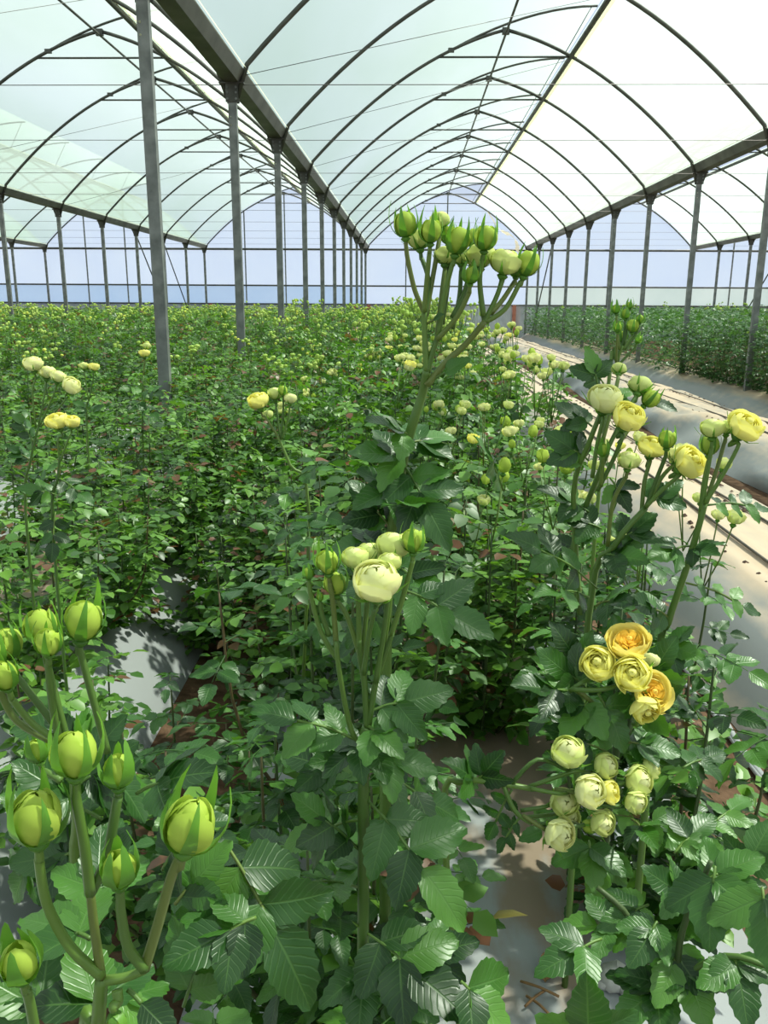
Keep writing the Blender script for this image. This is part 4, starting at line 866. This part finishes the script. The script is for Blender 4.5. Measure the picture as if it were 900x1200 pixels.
PM4 = [M_PGREEN, M_PCREAM, M_PYEL, M_STEM]
VAR_B = []
for k in range(5):
    rng = np.random.default_rng(400 + k); V, F, MI = blossom_arrays(rng, flower_top(rng, 0.66, .34, 9 + 2 * k)); VAR_B.append(fast_mesh('blossoms', V, F, np.full(len(V), .5), PM4, MI))
def zscale(bed, y):
    if bed >= 3: return 1.0
    if bed == 0: return 1.18 + min(0.35, 0.018 * y)
    return 1.0 + 0.42 * min(1, max(0, (y - 6.5) / 9))
def flowery(bed, y, rng, row=1):
    if bed >= 3: return rng.random() < .06
    if bed == 0: return row >= 0 or rng.random() < .35
    return rng.random() < (0.06 if y < 6.5 else 0.42)
for i, (dist, x, y, bed, row) in enumerate(mids):
    rng = np.random.default_rng(5000 + i); e = empty('rose_bush', (x, y, HB if abs(row) < 2 else 0.06))
    kf = math.floor((y - (Y0 - SP)) / SP)
    key = (bed, row, kf); cnt[key] = cnt.get(key, 0) + 1
    where = 'plant %s' % ('before the first post' if kf < 0 else 'past the %s post' % ORD[kf])
    fl = flowery(bed, y, rng, row)
    lab = '%s rose bush, %s row of %s, %s %s' % ('flowering' if fl else 'leafy', ROWN[row], shortbed(bed), ORD[min(12, cnt[key] - 1)], where.replace(' the ', ' '))
    tag(e, lab, BUSH_CAT, 'rose bushes of ' + bedname(bed))
    var = VAR_T if bed >= 3 else VAR_L; fo, ca = var[i % len(var)]; zs = zscale(bed, y); rz = rng.uniform(0, 6.28); hs = rng.uniform(.92, 1.1)
    parts = [tag(obj('foliage', fo, e), kind='stuff'), tag(obj('canes', ca, e), kind='stuff')]
    if fl:
        if dist < 6.5:
            for p, ax, r, kd, c in flower_top(rng, .66 * zs * hs, .32, int(rng.integers(7, 13))):
                o = obj('bud' if kd > 2 else 'bloom', FL_MID[kd], e); place(o, rot_to(ax, rng.uniform(0, 6)), p, r * 1.1)
                m = MB(); m.tube([c, p - ax.normalized() * r * .3], .002, 4); obj('stem', m.mesh('stem', M_STEM), e)
        else: parts.append(tag(obj('blossoms', VAR_B[i % 5], e), kind='stuff'))
    for p in parts: p.rotation_euler = (0, 0, rz); p.scale = (1, 1, zs * hs)
# the far rows: beyond counting
for side in (-1, 1):
    sel = [s for s in far if (s[3] >= 3) == (side > 0)]
    rng = np.random.default_rng(77 + side); AL, AM_, AS = [], [], []; tops = []
    for dist, x, y, bed, row in sel:
        H = (1.02 if bed >= 3 else 0.62 * zscale(bed, y)) * rng.uniform(.9, 1.08); n = (90 if bed == 3 else 56) if dist < 16 else (64 if bed == 3 else 40)
        a, r = rng.uniform(0, 6.28, n), .36 * np.sqrt(rng.uniform(0, 1, n)); z = H * (1 - (rng.uniform(0, 1, n) ** (1.0 if bed == 3 else 1.6)) * (.97 if bed == 3 else .75))
        AL.append(np.stack([x + r * np.cos(a), y + r * np.sin(a), HB + z], 1)); AM_.append(rnd_dirs(rng, rng.uniform(0, 6.28, n), rng.uniform(-.4, .5, n))); AS.append(rng.uniform(.10, .17, n) * (1.0 if dist < 16 else 1.25))
        if flowery(bed, y, rng, row):
            for p, ax, r_, kd, c in flower_top(rng, H, .33, int(rng.integers(7, 16))): tops.append((p + Vector((x, y, HB)), ax, r_ * (1.15 if dist < 16 else 1.35), kd, c + Vector((x, y, HB))))
    L_, M_, S_ = np.concatenate(AL), np.concatenate(AM_), np.concatenate(AS)
    pat = np.sin(L_[:, 0] * 1.1 + 1) * np.sin(L_[:, 1] * .55 + 2); TS = np.where((pat > .35) & (rng.uniform(0, 1, len(L_)) < .4) & (side < 0), .85, rng.uniform(0, .95, len(L_)))
    V, F, T = scatter(TPL_FAR, M_ * S_[:, None, None], L_, TS); mi = np.zeros(len(F), int)
    if tops:
        V2, F2, MI2 = blossom_arrays(rng, tops); F2 = F2 + len(V); V = np.concatenate([V, V2]); F = np.concatenate([F, F2]); T = np.concatenate([T, np.full(len(V2), .5)]); mi = np.concatenate([mi, MI2 + 1])
    o = obj('rose_foliage', fast_mesh('rose_foliage', V, F, T, [M_LEAF2 if side < 0 else M_LEAF3] + PM4, mi))
    tag(o, 'distant rose rows dotted with pale blooms at the left' if side < 0 else 'distant tall rose rows at the right of the bare beds', 'rose rows', None, 'stuff')

# ------------------------------------------------------------------ litter on the plastic
for i, (u, v, s) in enumerate(((640, 1150, .05), (655, 1125, .03), (585, 965, .04))):
    d = FWD + RGT * ((u - 450) / FPX) + UPV * ((600 - v) / FPX); p = CAM + d * ((HB + .012 - CAM.z) / d.z)
    m = MB(); vv, ff, uv = leaflet_geo(8, .3, .5, -.25, .02, .08, i); m.add([Vector(q) * s for q in vv], ff, uv)
    o = obj('dry_leaf', m.mesh('dry_leaf', M_DRY), None, p); o.rotation_euler = (0.1, 0.2, i * 2.1)
    tag(o, ['curled brown dead leaf on grey plastic at the lower right', 'small brown leaf scrap beside the curled dead leaf', 'dry leaf scrap on the plastic left of the white blooms'][i], 'dry leaf', 'dead leaves on the plastic')
for i, (u, v, du, dv) in enumerate(((610, 1150, 45, 18), (617, 1167, 30, 25), (640, 1160, -25, 20))):
    def gp(a, b, h=.012):
        d = FWD + RGT * ((a - 450) / FPX) + UPV * ((600 - b) / FPX); return CAM + d * ((HB + h - CAM.z) / d.z)
    m = MB(); m.tube(smooth_path([gp(u, v), gp(u + du * .5, v + dv * .4, .02), gp(u + du, v + dv)], 3), .0025, 5)
    tag(obj('dry_twig', m.mesh('dry_twig', M_DRY)), ['long brown twig lying on the grey plastic', 'thin twig below the long one on the plastic', 'short twig by the dead leaf on the plastic'][i], 'twig', 'twigs on the plastic')
for i, (u, v, r) in enumerate(((722, 1145, .03), (743, 1158, .022), (708, 1150, .018))):
    p = gp(u, v, r * .5); m = MB(); rr = random.Random(i)
    for q in range(6):
        ph = math.pi * q / 5
        for j in range(9): a = 6.283 * j / 9; k = r * (1 + .12 * math.sin(3 * a + i + q)); m.v.append((k * 1.2 * math.sin(ph) * math.cos(a), k * math.sin(ph) * math.sin(a), -k * .75 * math.cos(ph))); m.uv.append((0, 0)); m.t.append(.5)
    for q in range(5):
        for j in range(9): j2 = (j + 1) % 9; m.f.append((q * 9 + j, q * 9 + j2, (q + 1) * 9 + j2, (q + 1) * 9 + j)); m.m.append(0)
    tag(obj('pale_stone', m.mesh('pale_stone', M_STONE), None, p), ['largest pale stone under the lower right leaves', 'smaller pale stone right of the largest one', 'smallest pale stone left of the largest one'][i], 'stone', 'stones on the bed')
